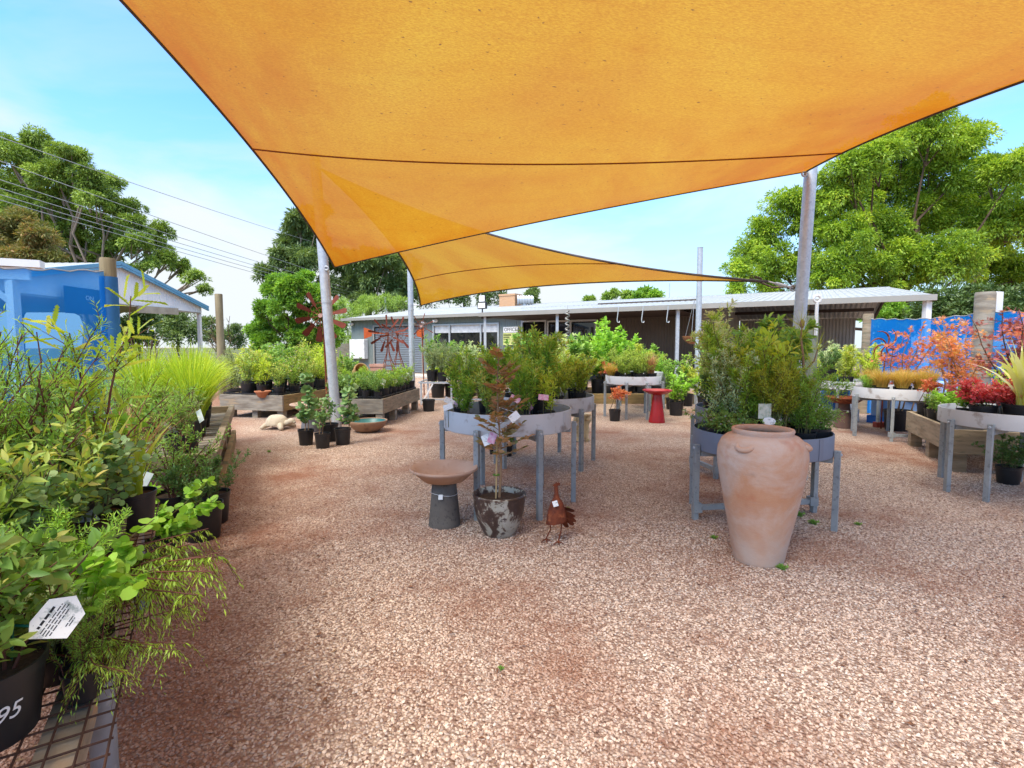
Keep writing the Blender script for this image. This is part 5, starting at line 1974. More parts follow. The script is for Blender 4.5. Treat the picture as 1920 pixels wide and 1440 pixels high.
spec('lneedle', 'potted_shrub', (.095, .16), 'lneedle', h=.58, r=.2, ns=15, nb=12, nl=11, L=.042, W=.009, tpl='rhomb', up=.7, blen=.2, start=.1)
spec('olneedle', 'potted_conifer', (.085, .16), 'olneedle', GREEN_TWIG, h=.52, r=.17, ns=18, nb=15, nl=14, L=.034, W=.006, tpl='rhomb', up=.55, blen=.24, start=.25)
spec('cream', 'potted_shrub', (.11, .17), 'cream', h=.85, r=.24, ns=11, nb=12, nl=8, L=.055, W=.021, up=.5, blen=.18, start=.12)
spec('silver', 'potted_shrub', (.10, .16), 'silver', h=.5, r=.22, ns=14, nb=11, nl=10, L=.03, W=.011, up=.55, blen=.22, start=.1)
spec('purplemat', 'potted_flower', (.08, .13), 'tube', h=.17, r=.27, ns=18, nb=6, nl=6, L=.03, W=.009, up=.3, blen=.5, start=.05, droop=.35, sr=.002, flowers=('purple', 26, .011))
spec('orangeflower', 'potted_flower', (.07, .12), 'green', h=.24, r=.13, ns=10, nb=5, nl=6, L=.035, W=.013, up=.5, blen=.4, start=.05, flowers=('orflower', 9, .016))
spec('mauveflower', 'potted_flower', (.08, .13), 'green', h=.22, r=.15, ns=10, nb=5, nl=6, L=.035, W=.013, up=.4, blen=.4, start=.05, flowers=('purple', 14, .013))
spec('pinkflower', 'potted_flower', (.09, .16), 'willow', h=.62, r=.2, ns=8, nb=8, nl=6, L=.05, W=.014, up=.55, blen=.25, start=.1, flowers=('pink', 40, .014))
spec('maple', 'potted_maple', (.13, .22), 'red', TAN_TWIG, h=1.15, r=.34, ns=5, nb=11, nl=8, L=.056, W=.056, tpl='palm', up=.2, blen=.30, start=.28, droop=.1, sr=.008)
spec('mapleor', 'potted_maple', (.13, .22), 'orange', TAN_TWIG, h=.9, r=.30, ns=5, nb=11, nl=8, L=.052, W=.052, tpl='palm', up=.2, blen=.32, start=.25, droop=.1, sr=.008)
spec('mapleburg', 'potted_maple', (.13, .22), 'burg', BROWN_BARK, h=1.05, r=.34, ns=5, nb=10, nl=8, L=.058, W=.054, tpl='palm', up=.15, blen=.34, start=.3, droop=.18, sr=.008)
spec('mapledwarf', 'potted_maple', (.095, .185), 'red', BROWN_BARK, h=.5, r=.16, ns=4, nb=9, nl=7, L=.06, W=.055, tpl='palm', up=.05, blen=.42, start=.55, droop=.25, sr=.006, lean=(.02, 0))
spec('azalea', 'potted_azalea', (.09, .14), 'azalea', h=.26, r=.2, ns=14, nb=8, nl=6, L=.05, W=.02, up=.4, blen=.4, start=.15, droop=.05)
spec('banksia', 'potted_banksia', (.11, .2), 'gold', RED_TWIG, h=.95, r=.16, ns=2, nb=9, nl=5, L=.11, W=.026, tpl='tooth', up=.45, blen=.22, start=.3, sr=.006, vr=.8)
spec('broadgreen', 'potted_shrub', (.12, .17), 'broad', RED_TWIG, h=.36, r=.24, ns=11, nb=7, nl=7, L=.054, W=.021, up=.5, blen=.45, start=.1, droop=.1, vr=.7)
spec('limeround', 'potted_shrub', (.085, .13), 'lime', GREEN_TWIG, h=.26, r=.3, ns=6, nb=6, nl=6, L=.048, W=.042, tpl='round', up=.35, blen=.5, start=.15, droop=.45, lean=(.1, .02))
spec('blueround', 'potted_eucalypt', (.11, .19), 'eucalypt', GREEN_TWIG, h=.36, r=.24, ns=8, nb=7, nl=8, L=.032, W=.03, tpl='round', up=.4, blen=.4, start=.1, droop=.1)
spec('trailing', 'potted_trailer', (.085, .14), 'lneedle', RED_TWIG, h=.10, r=.24, ns=10, nb=12, nl=12, L=.026, W=.005, tpl='rhomb', up=.2, blen=1.6, start=.35, droop=1.5, lean=(.26, .05))
spec('grevillea', 'potted_grevillea', (.14, .25), 'feather', RED_TWIG, h=1.0, r=.42, ns=13, nb=13, nl=10, L=.07, W=.007, tpl='rhomb', up=.5, blen=.26, start=.15)
spec('wax', 'potted_shrub', (.12, .2), 'feather', RED_TWIG, h=.66, r=.26, ns=11, nb=14, nl=13, L=.03, W=.0045, tpl='rhomb', up=.6, blen=.26, start=.12)
spec('finemound', 'potted_shrub', (.1, .17), 'green', RED_TWIG, h=.36, r=.26, ns=12, nb=10, nl=9, L=.022, W=.007, up=.5, blen=.35, start=.08)
G = dict(mode='grass')
spec('limegrass', 'potted_grass', (.11, .18), 'limegrass', n=520, h=.78, r0=.08, spread=.46, w=.0095, droop=.45, **G)
spec('browngrass', 'potted_grass', (.10, .15), 'brown', n=300, h=.40, r0=.05, spread=.16, w=.006, droop=.3, **G)
spec('carex', 'potted_grass', (.08, .13), 'carex', n=620, h=.32, r0=.06, spread=.2, w=.004, droop=.5, **G)
spec('flax', 'potted_flax', (.12, .16), 'flax', n=26, h=.60, r0=.03, spread=.36, w=.045, droop=.35, **G)
spec('dracaena', 'potted_strap_plant', (.10, .18), 'gold', n=18, h=.46, r0=.025, spread=.24, w=.034, droop=.25, **G)
spec('redstem', 'potted_grass', (.09, .15), 'redstem', n=200, h=.48, r0=.05, spread=.34, w=.0045, droop=.15, **G)
PROTO = {}


def plant_pot(root, r, h, mat=BLACK_PL):
    mb = MB()
    mb.lathe([(r * .80, 0), (r * .82, .004), (r * .96, h * .86), (r * 1.0, h * .87), (r * 1.02, h), (r * .98, h), (r * .955, h * .94), (r * .94, h * .86)], 22)
    p = mb.build('pot', mat, root, smooth=35)
    mb = MB()
    mb.lathe([(r * .945, h * .885), (r * .4, h * .9), (.002, h * .905)], 18, cap_b=False)
    mb.build('soil', SOIL, p)
    return p


def make_plant(kind, var):
    d = SPECS[kind]
    rs = np.random.default_rng(abs(hash_(kind)) % 9999 + var * 77)
    root = thing(d['name'], None, None)
    r, h = d['pot']
    plant_pot(root, r, h)
    kw = dict(d['kw'])
    if d['mode'] == 'grass':
        blades('foliage', LFM[d['leaf']], root, rs, z0=h * .88, **kw)
        tops = np.array([[0, 0, h + .2]])
    else:
        tpl = kw.pop('tpl', 'lance')
        lf, st = shrub(rs, h * .88, tpl=tpl, base=r * .4, **kw)
        lf.build('foliage', LFM[d['leaf']], root, rs)
        st.build('stem', d['twig'], root, smooth=60)
        tops = np.concatenate(lf.P)
    if d['flowers']:
        fm, n, sz = d['flowers']
        fl = LF('round')
        z = tops[:, 2]
        cand = tops[z > np.quantile(z, .5)] if kind != 'purplemat' else tops
        for q in cand[rs.integers(0, len(cand), n)]:
            k = 5
            a_ = np.arange(k) * 2 * PI / k + rs.uniform(0, 6)
            D = np.stack([np.cos(a_), np.sin(a_), np.full(k, .5)], -1) + rs.normal(size=3) * .25
            fl.add(np.tile(q + np.array([0, 0, .008]), (k, 1)), D, sz * rs.uniform(.8, 1.3), sz * .8, rs.uniform(0, 1, k))
        fl.build('flower', LFM[fm], root, rs)
    if d['tagm'] is not None:
        mb = MB()
        a_ = -1.9
        x, y = r * .8 * math.cos(a_), r * .8 * math.sin(a_)
        mb.tube([(x, y, h * .85), (x * 1.1, y * 1.1, h + .05)], .0018, 4)
        mb.box((x * 1.12, y * 1.12, h + .075), (.052, .0016, .072), m=Matrix.Rotation(.35, 3, 'Z') @ Matrix.Rotation(-.3, 3, 'X') @ Matrix.Rotation(.5, 3, 'Y'))
        mb.build('plant_tag', d['tagm'], root)
    return root


def hash_(s):
    v = 7
    for c in s: v = (v * 31 + ord(c)) % 100003
    return v


def put(kind, label, pos, rz=0.0, s=1.0, group=None, var=0, cat=None):
    key = (kind, var)
    if key not in PROTO:
        PROTO[key] = o = make_plant(kind, var)
    else:
        o = copy_tree(PROTO[key])
        if 'group' in o: del o['group']
    o.location = pos
    o.rotation_euler = (0, 0, rz)
    o.scale = (s, s, s)
    nm = SPECS[kind]['name']
    cats = {'potted_shrub': 'shrub', 'potted_flower': 'flower', 'potted_plant': 'plant', 'potted_grass': 'grass', 'potted_maple': 'maple', 'potted_fern': 'fern', 'potted_eucalypt': 'eucalypt',
            'potted_conifer': 'conifer', 'potted_flax': 'flax', 'potted_azalea': 'azalea', 'potted_banksia': 'banksia'}
    tag(o, label, cat or cats.get(nm, 'plant'), group)
    return o


rp = np.random.default_rng(2024)
U = lambda a_, b_: float(rp.uniform(a_, b_))


def on(c, r, ang, z):
    return (c[0] + r * math.cos(RAD(ang)), c[1] + r * math.sin(RAD(ang)), z)


# ---- nearest round table
g = 'leafy shrubs on the nearest round table'
for i, (r, a_, k, s, lab) in enumerate(((.37, -150, 'willow', .78, 'low green shrub at the left rim of the nearest round table, white tags beside it'), (.38, -112, 'flowery', 1.0, 'orange tipped shrub just left of the bronze tree on the nearest round table'),
                                        (.38, -72, 'willow2', .95, 'green shrub with pink tag at the front right of the nearest round table'), (.36, -34, 'gold', 1.0, 'yellow green shrub leaning over the right front rim of the nearest round table'),
                                        (.38, 178, 'willow2', .95, 'yellow tipped shrub behind the left rim of the nearest round table'), (.12, 150, 'willow2', 1.08, 'tall green shrub in the middle of the nearest round table'),
                                        (.34, 120, 'lneedle', 1.15, 'tall fine leaved shrub at the back left of the nearest round table'), (.36, 42, 'willow2', 1.3, 'tallest upright green shrub at the back of the nearest round table'),
                                        (.15, -20, 'willow', 1.05, 'dense green shrub right of the middle of the nearest round table'))):
    put(k, lab, on(T['a'], r, a_, .637), U(0, 6), s * .78, g, i % 2)
# ---- second round table
g = 'yellowish shrubs on the second round table'
for i, (r, a_, k, s, lab) in enumerate(((.34, -75, 'olive', .9, 'olive shrub at the front of the second round table, nearest the grey rim'), (.36, -20, 'olive', 1.0, 'olive shrub with a white tag at the right of the second round table'),
                                        (.38, 25, 'lowlime', 1.0, 'pale lime shrub at the right rim of the second round table'), (.05, 0, 'olive', 1.15, 'yellowish shrub in the middle of the second round table'),
                                        (.36, 95, 'flowery', 1.45, 'tall orange tipped shrub at the back of the second round table'), (.36, 155, 'willow', .72, 'green shrub at the back left of the second round table'), (.36, 215, 'gold', 1.0, 'yellow green shrub at the left of the second round table'))):
    put(k, lab, on(T['b'], r, a_, .612), U(0, 6), s * 1.0, g, i % 2)
put('pinkflower', 'shrub with pink flower heads standing tall behind the top of the bronze tree', on(T['b'], .38, 200, .612), 0, .92, None)
# ---- fern table
for r, a_, k, s, lab in ((.30, -130, 'fern', .9, 'yellow green fern at the left front of the far fern table'), (.28, -80, 'fern', 1.0, 'bright fern in the middle of the far fern table'), (.32, -35, 'browngrass', 1.0, 'reddish brown grass at the right of the far fern table'),
                         (.32, 60, 'olive', 1.0, 'olive shrub behind the brown grass on the far fern table'), (.34, 130, 'fern', 1.15, 'taller fern at the back of the far fern table'), (.40, 180, 'carex', .8, 'low orange grass at the left rim of the far fern table'), (.05, 90, 'fern', 1.1, 'arching fern behind the middle of the far fern table')):
    put(k, lab, on(T['c'], r, a_, .617), U(0, 6), s * 1.12, 'plants on the far fern table', 0)
for r, a_, k, s, lab in ((.2, -60, 'lowlime', 1.1, 'lime shrub on the farthest round table, beside the brown grass'), (.22, 90, 'green', .8, 'green shrub at the back of the farthest round table')):
    put(k, lab, on(T['c2'], r, a_, .627), U(0, 6), s)
# ---- crowded table behind the jar
zt = .532
for r, a_, k, s, v, lab in ((.40, 196, 'purplemat', 1.0, 0, 'mauve flowered trailing plant spilling over the left rim of the jar table'), (.40, -20, 'purplemat', 1.0, 1, 'mauve flowered trailing plant at the right rim of the jar table'),
                            (.40, -140, 'purplemat', .9, 0, 'mauve flowered plant at the front left of the jar table'), (.39, 5, 'purplemat', .9, 1, 'trailing plant with few mauve flowers at the far right of the jar table'),
                            (.30, -98, 'olneedle', 1.0, 0, 'soft olive conifer behind the mouth of the terracotta jar'), (.14, -130, 'lneedle', .95, 0, 'lime needle shrub left of the olive conifer on the jar table'),
                            (.32, -50, 'feather', .75, 0, 'fine feathery shrub at the foot of the bent pine seedling'), (.26, 165, 'silver', 1.05, 0, 'pale silvery shrub at the left of the jar table'), (.05, 60, 'gold', 1.35, 1, 'yellow green shrub in the middle of the jar table'),
                            (.34, 120, 'lneedle', 1.25, 1, 'bright green needle shrub at the back of the jar table'), (.34, 60, 'green', .9, 0, 'leafy green shrub at the back right of the jar table'), (.28, 20, 'lneedle', .8, 0, 'low lime needle shrub right of the pine seedling')):
    put(k, lab, on(T['d'], r * .89, a_, zt), U(0, 6), s * 1.14, 'plants on the jar table', v)
# bent pine seedling
o = thing('potted_pine', 'bent bare stemmed pine seedling with long needles rising at the right of the jar table', 'pine', on(T['d'], .30, -28, zt))
plant_pot(o, .075, .15)
mb = MB()
pp = [Vector(q) for q in ((0, 0, .13), (-.005, 0, .22), (.01, 0, .34), (-.005, .0, .46), (-.045, 0, .54), (-.055, 0, .66), (-.075, 0, .78), (-.07, 0, .86))]
mb.tube(pp, [.011, .010, .010, .009, .009, .008, .007, .004], 8)
mb.tube([pp[4], pp[4] + Vector((.07, 0, .08)), pp[4] + Vector((.09, 0, .16))], [.006, .005, .003], 6)
mb.build('stem', TAN_TWIG, o, smooth=60)
lf = LF('needle')
r5 = np.random.default_rng(5)
for c_, n_, dn in ((pp[7], 46, .6), (pp[6], 30, .3), (pp[5], 24, .2), (pp[4] + Vector((.09, 0, .16)), 36, .5), (pp[4] + Vector((.05, 0, .06)), 24, .2), (pp[3], 16, 0)):
    D = norm(r5.normal(size=(n_, 3)) + np.array([0, 0, dn * 1.6]))
    lf.add(np.tile(np.array(c_), (n_, 1)) + r5.normal(size=(n_, 3)) * .008, D, .15 * r5.uniform(.7, 1.1, n_), .0028, r5.uniform(0, 1, n_))
lf.build('needles', LFM['olneedle'], o, r5)
mb = MB()
mb.sphere((-.07, 0, .875), .016, 8, 8, (1, 1, 2.0))
mb.build('bud', TAN_TWIG, o, smooth=80)
for r, a_, k, s, v, lab in ((.36, 190, 'cream', .95, 0, 'cream variegated shrub, tall, at the left behind the jar table'), (.30, 130, 'cream', 1.1, 1, 'tallest cream and pink tipped shrub behind the jar table'), (.2, -60, 'broadtop', .95, 0, 'broad leaved green shrub rising behind the jar table'),
                            (.36, 20, 'broadtop', .9, 1, 'glossy green shrub behind the bent pine seedling'), (.38, -100, 'green', .95, 0, 'leafy green shrub between the two slate grey tables'), (.40, 235, 'silver', 1.2, 0, 'silvery fine leaved shrub behind the left end of the jar table')):
    put(k, lab, on(T['d2'], r, a_, zt), U(0, 6), s * 1.12, 'tall shrubs behind the jar table', v)
# card and oval label on the conifer pot
pl = at_y(1434, 771, 3.36)
o = thing('plant_card', 'square photo card above a white oval label behind the jar mouth', 'plant label', (pl.x, 3.36, zt + .1))
mb = MB()
mb.box((0, 0, pl.z - zt - .1), (.085, .002, .10))
mb.build('card', MAT('photo_card', (.42, .46, .36), (.62, .62, .52), 40, .35, c3=(.2, .3, .12), s3=35), o)
mb = MB()
mb.lathe([(.044, 0), (.044, .003), (.002, .003)], 24)
q = mb.build('oval_label', TAG_W, o, (.02, -.02, pl.z - zt - .165))
q.rotation_euler = (RAD(62), 0, 0)
q.scale = (1, .62, 1)
mb = MB()
mb.tube([(.0, .004, -.07), (0, .004, pl.z - zt - .06)], .003, 5)
mb.tube([(.02, -.012, -.07), (.02, -.016, pl.z - zt - .165)], .003, 5)
mb.build('stake', GREEN_TWIG, o)
# ---- orange grass table, shrub table
g = 'orange grasses on the right round table'
for i, (r, a_, lab) in enumerate(((.36, -150, 'orange'), (.36, -115, 'orange'), (.36, -80, 'orange'), (.36, -45, 'orange'), (.12, -100, 'orange'), (.2, 20, 'orange'), (.3, 120, 'orange'))):
    put('carex', 'fine orange grass in a row on the grey table before the blue screen', on(T['e'], r, a_, .572), U(0, 6), U(.95, 1.15), g, i % 2)
put('feather', 'small grey green feathery plant at the left rim of the orange grass table', on(T['e'], .38, 178, .572), 0, .42)
for i, (r, a_, k, s, lab) in enumerate(((.33, -130, 'olive', 1.0, 'olive shrub at the front left of the shrub table before the blue screen'), (.33, -70, 'gold', 1.0, 'yellow green shrub at the front of the shrub table before the blue screen'), (.36, 170, 'darkbush', 1.1, 'dark leaved bush at the left of the shrub table before the blue screen'),
                                        (.33, -10, 'olive', 1.05, 'olive shrub at the right of the shrub table before the blue screen'), (.2, 80, 'cream', .7, 'pale cream leaved shrub at the back of the shrub table before the blue screen'), (.3, 130, 'silver', 1.1, 'silvery shrub at the back left of the shrub table'))):
    put(k, lab, on(T['f'], r, a_, .597), U(0, 6), s * 1.1, 'plants on the shrub table', 0)
# ---- right edge table
put('azalea', 'crimson azalea on the round table at the right edge', on(T['g'], .34, -172, .612), .4, 1.05)
put('azalea', 'second crimson azalea half hidden behind the flax at the right edge', on(T['g'], .12, -150, .612), 1.9, .9)
fx = put('flax', 'big yellow green striped flax on the round table at the right edge', on(T['g'], .28, -128, .612), .9, 1.1)
put('lowlime', 'low variegated plant at the left rim of the right edge table', on(T['g'], .38, 165, .612), .2, .6)
put('gold', 'yellowish shrub behind the flax at the right edge', on(T['g'], .26, 60, .612), 0, .9)
# ---- right bench: maples and flowers
bpR = Vector((RB.x + 1.1 * rd_.y, RB.y - 1.1 * rd_.x, .391))
nR = Vector((-rd_.y, rd_.x, 0))
rb_ = lambda x, y: tuple(bpR + Vector((rd_.x, rd_.y, 0)) * x + nR * y)
put('mapleor', 'tall orange red maple at the far end of the right bench, before the blue screen', rb_(1.38, .72), .3, 1.3, 'maples on the right bench')
put('maple', 'tallest loose orange red maple, standing on the gravel behind the orange grass table', (5.78, 7.62, 0), 1.9, 1.4, None, 1)
put('mapleor', 'orange and yellow leaved maple low at the front of the right bench', rb_(1.0, .82), 1.2, 1.05, 'maples on the right bench')
put('maple', 'bright red maple reaching highest at the left of the weathered post', rb_(.82, .42), 2.6, 1.35, 'maples on the right bench', 1)
put('mapleburg', 'dark burgundy maple with drooping layers before the weathered post', rb_(.42, .52), 0, 1.2, 'maples on the right bench')
put('mapleburg', 'burgundy maple low behind the flax at the right', rb_(.2, .2), 2.2, .86, 'maples on the right bench')
put('mapledwarf', 'small red maple drooping over the far end of the right bench', rb_(1.45, .96), 0, .85, 'maples on the right bench')
for x, y, k, s, lab in ((1.28, .94, 'orangeflower', 1.0, 'orange flowered plant in a black pot at the front of the right bench'), (.98, .98, 'orangeflower', 1.15, 'second orange flowered plant nearer the mauve flowers on the right bench'),
                        (.70, .96, 'mauveflower', 1.1, 'mauve flowered plant in a black pot at the front of the right bench'), (.42, .96, 'lowlime', .8, 'leafy lime plant drooping over the front board of the right bench'), (.15, .88, 'lowlime', .9, 'bright lime plant beside the red azalea'),
                        (1.2, .35, 'gold', .9, 'yellow green shrub under the red maples'), (.55, .8, 'gold', .85, 'yellow green shrub between the maples and the azalea')):
    put(k, lab, rb_(x, y), U(0, 6), s)
rc = RB + Vector((rd_.x, rd_.y, 0)) * .28 - nR * -.10
put('darkmound', 'leafy green plant on the ground under the right edge table', (4.55, 4.62, 0), .3, .8)
# ---- black potted gums in the middle distance
g = 'black potted eucalypts by the leaning pole'
put('eucalypt', 'tall round leaved eucalypt in a black pot, leftmost of the cluster by the leaning pole', (-2.63, 6.47, 0), .5, .97, g)
put('eucalypt2', 'small round leaved eucalypt in a black pot at the front of the cluster', (-2.345, 6.27, 0), 1.4, .95, g)
put('eucalypt', 'tall round leaved eucalypt in a black pot, rightmost of the cluster by the leaning pole', (-2.17, 6.5, 0), 3.6, 1.03, g, 1)
put('eucalypt2', 'round leaved eucalypt in a black pot at the back of the cluster', (-2.43, 6.74, 0), 4.0, 1.2, g, 1)
put('mapledwarf', 'small red weeping maple in a black pot below the fern table', (1.735, 8.58, 0), .4, 1.05)
put('green', 'black potted shrub on the gravel under the nearest round table, left of its twin', (-.21, 5.92, 0), .4, .62, 'black pots under the nearest round table')
put('green', 'black potted shrub on the gravel under the nearest round table, right of its twin', (-.055, 5.80, 0), 2.4, .66, 'black pots under the nearest round table', 1)
put('darkmound', 'dark green rounded bush at the left rim of the hidden slate grey table', on(T['d2'], .34, 178, zt), .4, .9)
put('lowlime', 'bright leafy shrub on the gravel right of the red birdbath', (3.0, 9.3, 0), .4, 1.5)
# ---- left bench A
dA = Vector((.3, 1.45, 0)).normalized()
nA = Vector((-dA.y, dA.x, 0))
pA = lambda x, y, z=.371: tuple(Vector((-3.95, 8.76, z)) + dA * x + nA * y)
g = 'flowering shrubs on the left timber bench'
i = 0
for x in (.22, .62, 1.05, 1.5, 1.95, 2.4):
    for y in (.2, .5, .8, 1.08):
        if x < .3 and y > 1.0: continue
        k = ('flowery', 'gold', 'flowery', 'pinkflower', 'green')[i % 5]
        s = U(1.0, 1.25) + (.3 if y > .7 else 0) + .06 * x
        lab = {'flowery': 'orange tipped shrub in a black pot on the bench behind the stone turtle', 'gold': 'yellow green shrub in a black pot on the bench behind the stone turtle',
               'pinkflower': 'pink flowered shrub in a black pot on the bench behind the stone turtle', 'green': 'plain green shrub in a black pot on the bench behind the stone turtle'}[k]
        s *= {'pinkflower': .85, 'green': .75}.get(k, 1)
        put(k, lab, pA(x + U(-.04, .04), y + U(-.03, .03), .384), U(0, 6), s, g, i % 2)
        i += 1
for k, x in enumerate((.42, 1.27, 2.17)):
    crate('black plastic tray of shrub pots on the bench behind the turtle', pA(x, .64), .78, 1.1, .07, math.atan2(dA.y, dA.x), 'black trays on the left timber bench')
# ---- bench B low greens
dB = Vector((.085, 1, 0)).normalized()
nB = Vector((-dB.y, dB.x, 0))
pB = lambda x, y, z=.386: tuple(Vector((-2.03, 8.0, z)) + dB * x + nB * y)
g = 'low green plants on the bench behind the teal bowl'
i = 0
for x in (.17, .43, .69, .95, 1.21, 1.47, 1.73, 1.99):
    for y in (.14, .32, .50, .68, .86):
        k = 'tube' if (i * 7 + int(x * 10)) % 3 else 'tube2'
        put(k, {'tube': 'low leafy green plant in a small black pot on the bench behind the teal bowl', 'tube2': 'low needle leaved green plant with a white tag on the bench behind the teal bowl'}[k],
            pB(x + U(-.03, .03), y + U(-.02, .02), .399), U(0, 6), U(1.1, 1.6), g, i % 2)
        i += 1
for x in (.42, 1.08, 1.75):
    crate('black plastic tray of low green pots on the bench behind the teal bowl', pB(x, .5), .64, .92, .075, math.atan2(dB.y, dB.x), 'black trays on the second timber bench')
# ---- steel bench and the far rows
g = 'grey green bushes on the steel bench'
for i, (x, y, k, s, lab) in enumerate(((-.75, -.2, 'grey', 1.1, 'grey green bush at the left end of the steel bench'), (-.3, .15, 'grey', 1.15, 'fine grey green bush in front of the smaller sail\'s pole'), (.1, -.22, 'silver', 1.0, 'small silvery bush in the middle of the steel bench'),
                                       (.45, .1, 'gold', 1.1, 'yellow green shrub at the right half of the steel bench'), (.8, -.15, 'darkbush', .9, 'dark low bush at the right end of the steel bench'), (.85, .25, 'gold', 1.0, 'yellow green shrub at the back right of the steel bench'), (-.52, -.28, 'grey', .95, 'second grey green bush at the front of the steel bench'), (-.8, .25, 'green', 1.0, 'leafy shrub at the back left of the steel bench'), (.35, -.3, 'flowery', .95, 'orange tipped shrub at the front of the steel bench'), (-.1, .28, 'gold', 1.1, 'yellow shrub at the back of the steel bench'))):
    put(k, lab, (-1.0 + x, 11.4 + y, .4985), U(0, 6), s * 1.2, g, i % 2)
far_rows = [
    ('olive', 1025, 10.8, 1.15, 'olive shrub before the veranda, right of the office door'), ('cream', 1048, 11.4, 1.05, 'cream leaved shrub before the dark veranda window'), ('green', 1005, 11.2, 1.1, 'leafy green shrub low before the office door'),
    ('broadtop', 1085, 11.6, 1.15, 'broad leaved shrub before the second veranda post'), ('fern', 1068, 10.4, 1.7, 'arching fern on the gravel left of the lime green shrubs'),
    ('gold', 820, 12.6, 1.5, 'yellow green shrub on the gravel before the office window'), ('green', 845, 12.8, 1.2, 'leafy shrub on the gravel under the wide office window'), ('silver', 880, 13.0, 1.6, 'pale shrub on the gravel under the right half of the office window'),
    ('flowery', 905, 12.2, 1.3, 'orange tipped shrub on the gravel at the first veranda post'), ('green', 985, 12.0, 1.35, 'upright green shrub before the office door'), ('lime', 1010, 12.6, 1.0, 'pale upright shrub right of the office door'),
    ('olive', 1040, 12.0, 1.7, 'olive shrub before the veranda, left of the second post'), ('cream', 1060, 12.5, 1.25, 'cream leaved shrub before the veranda by the second post'), ('green', 1090, 13.0, 1.3, 'dark tall shrub right beside the second veranda post'),
    ('browngrass', 1075, 11.0, 1.6, 'brown grass on the gravel below the second veranda post'), ('olive', 960, 11.3, 1.4, 'olive shrub seen over the nearest round table, left of the door'),
]
for k, px, Y, s, lab in far_rows:
    q = at_y(px, 650, Y)
    put(k, lab, (q.x, Y, 0), U(0, 6), s * 1.4, 'shrubs standing before the office')
for i, (px, Y, s, v, lab) in enumerate(((1122, 11.9, 1.12, 0, 'lime green shrub at the left of the sleeper bed'), (1150, 12.2, 1.30, 1, 'tallest lime green shrub in the sleeper bed'), (1178, 12.0, 1.12, 0, 'lime green shrub in the middle of the sleeper bed'), (1130, 12.5, 1.2, 1, 'lime green shrub at the back left of the sleeper bed'))):
    q = at_y(px, 650, Y)
    put('lime', lab, (q.x, Y, .16), U(0, 6), s * 1.25, 'lime green shrubs in the sleeper bed', v)
for k, px, Y, s, lab in (('fern', 1205, 12.4, 1.9, 'large fern in the sleeper bed behind the lime shrubs'), ('broadtop', 1225, 12.2, 1.05, 'broad leaved shrub at the right of the sleeper bed'), ('fern', 1240, 11.8, 1.5, 'fern at the right end of the sleeper bed'), ('lime', 1232, 11.6, .8, 'short lime shrub at the right end of the sleeper bed'),
                         ('mapledwarf', 1140, 11.5, 1.2, 'low dark red maple at the front of the sleeper bed'), ('mapledwarf', 1205, 11.5, 1.0, 'low red maple behind the red birdbath in the sleeper bed')):
    q = at_y(px, 650, Y)
    put(k, lab, (q.x, Y, .16), U(0, 6), s * 1.15, 'plants in the sleeper bed')
for k, px, Y, s, lab in (('pinkflower', 1290, 10.8, 1.3, 'mauve pink flowered shrub under the clay hanging bowl'), ('green', 1262, 10.2, 1.0, 'leafy shrub right of the farthest round table'), ('olive', 1325, 10.0, 1.5, 'olive shrub at the foot of the thin steel pole'), ('green', 1350, 9.2, 1.3, 'green shrub before the carport opening, left'),
                         ('cream', 1385, 9.0, 1.2, 'cream leaved shrub before the carport opening'), ('gold', 1545, 10.2, 1.7, 'yellow green shrub before the carport wall by the square post'), ('olive', 1580, 10.5, 1.6, 'olive shrub on the gravel left of the pale timber post')):
    q = at_y(px, 650, Y)
    put(k, lab, (q.x, Y, 0), U(0, 6), s * 1.2, 'shrubs standing before the carport')
# ---- bronze tree in the glazed pot
o = cpot
r6 = np.random.default_rng(66)
mb = MB()
tp = [Vector((.012 * math.sin(i * .9), .01 * math.cos(i * 1.3), .235 + i * .14)) for i in range(8)]
mb.tube(tp, list(np.linspace(.0095, .003, 8)), 8)
lf = LF('lance')
for t_ in np.concatenate([r6.uniform(.26, .6, 17), r6.uniform(.5, .97, 14)]):
    p = tp[0].lerp(tp[-1], float(t_))
    a_ = float(r6.uniform(0, 2 * PI))
    ln = float((.25 if t_ < .5 else .21) * (1.15 - .6 * t_) * r6.uniform(.6, 1.2))
    d = np.array([math.cos(a_), math.sin(a_), .35 + .6 * t_])
    d /= np.linalg.norm(d)
    s = np.linspace(.25, 1, 11)
    q = np.array(p)[None] + d[None] * (ln * s)[:, None]
    q[:, 2] -= .10 * ln * s ** 2
    mb.tube([p, Vector(q[5]), Vector(q[-1])], [.003, .002, .001], 4)
    sd = np.array([-d[1], d[0], 0])
    D = d[None] * .55 + sd[None] * (np.where(np.arange(11) % 2, 1, -1) * .85)[:, None] + np.array([0, 0, -.05])
    D[-1] = d
    lf.add(q, D, .058 * r6.uniform(.75, 1.2, 11), .031 * r6.uniform(.8, 1.1, 11), r6.uniform(0, 1, 11) * .7 + .3 * t_)
n_ = 26
z_ = r6.uniform(.84, 1.24, n_)
lf.add(np.stack([r6.normal(size=n_) * .03, r6.normal(size=n_) * .03, z_], -1), np.stack([r6.normal(size=n_), r6.normal(size=n_), np.full(n_, .5)], -1), .045, .02, r6.uniform(.2, 1, n_))
lf.build('foliage', LFM['bronze'], o, r6)
mb.build('trunk', TAN_TWIG, o, smooth=60)
mb = MB()
mb.tube([(-.022, -.012, .225), (-.014, -.014, .66)], .0055, 8)
mb.build('stake', MAT('pale_stake', (.50, .35, .17), (.42, .28, .13), 20, .7, stretch=(1, 1, .2)), o, smooth=60)
mb = MB()
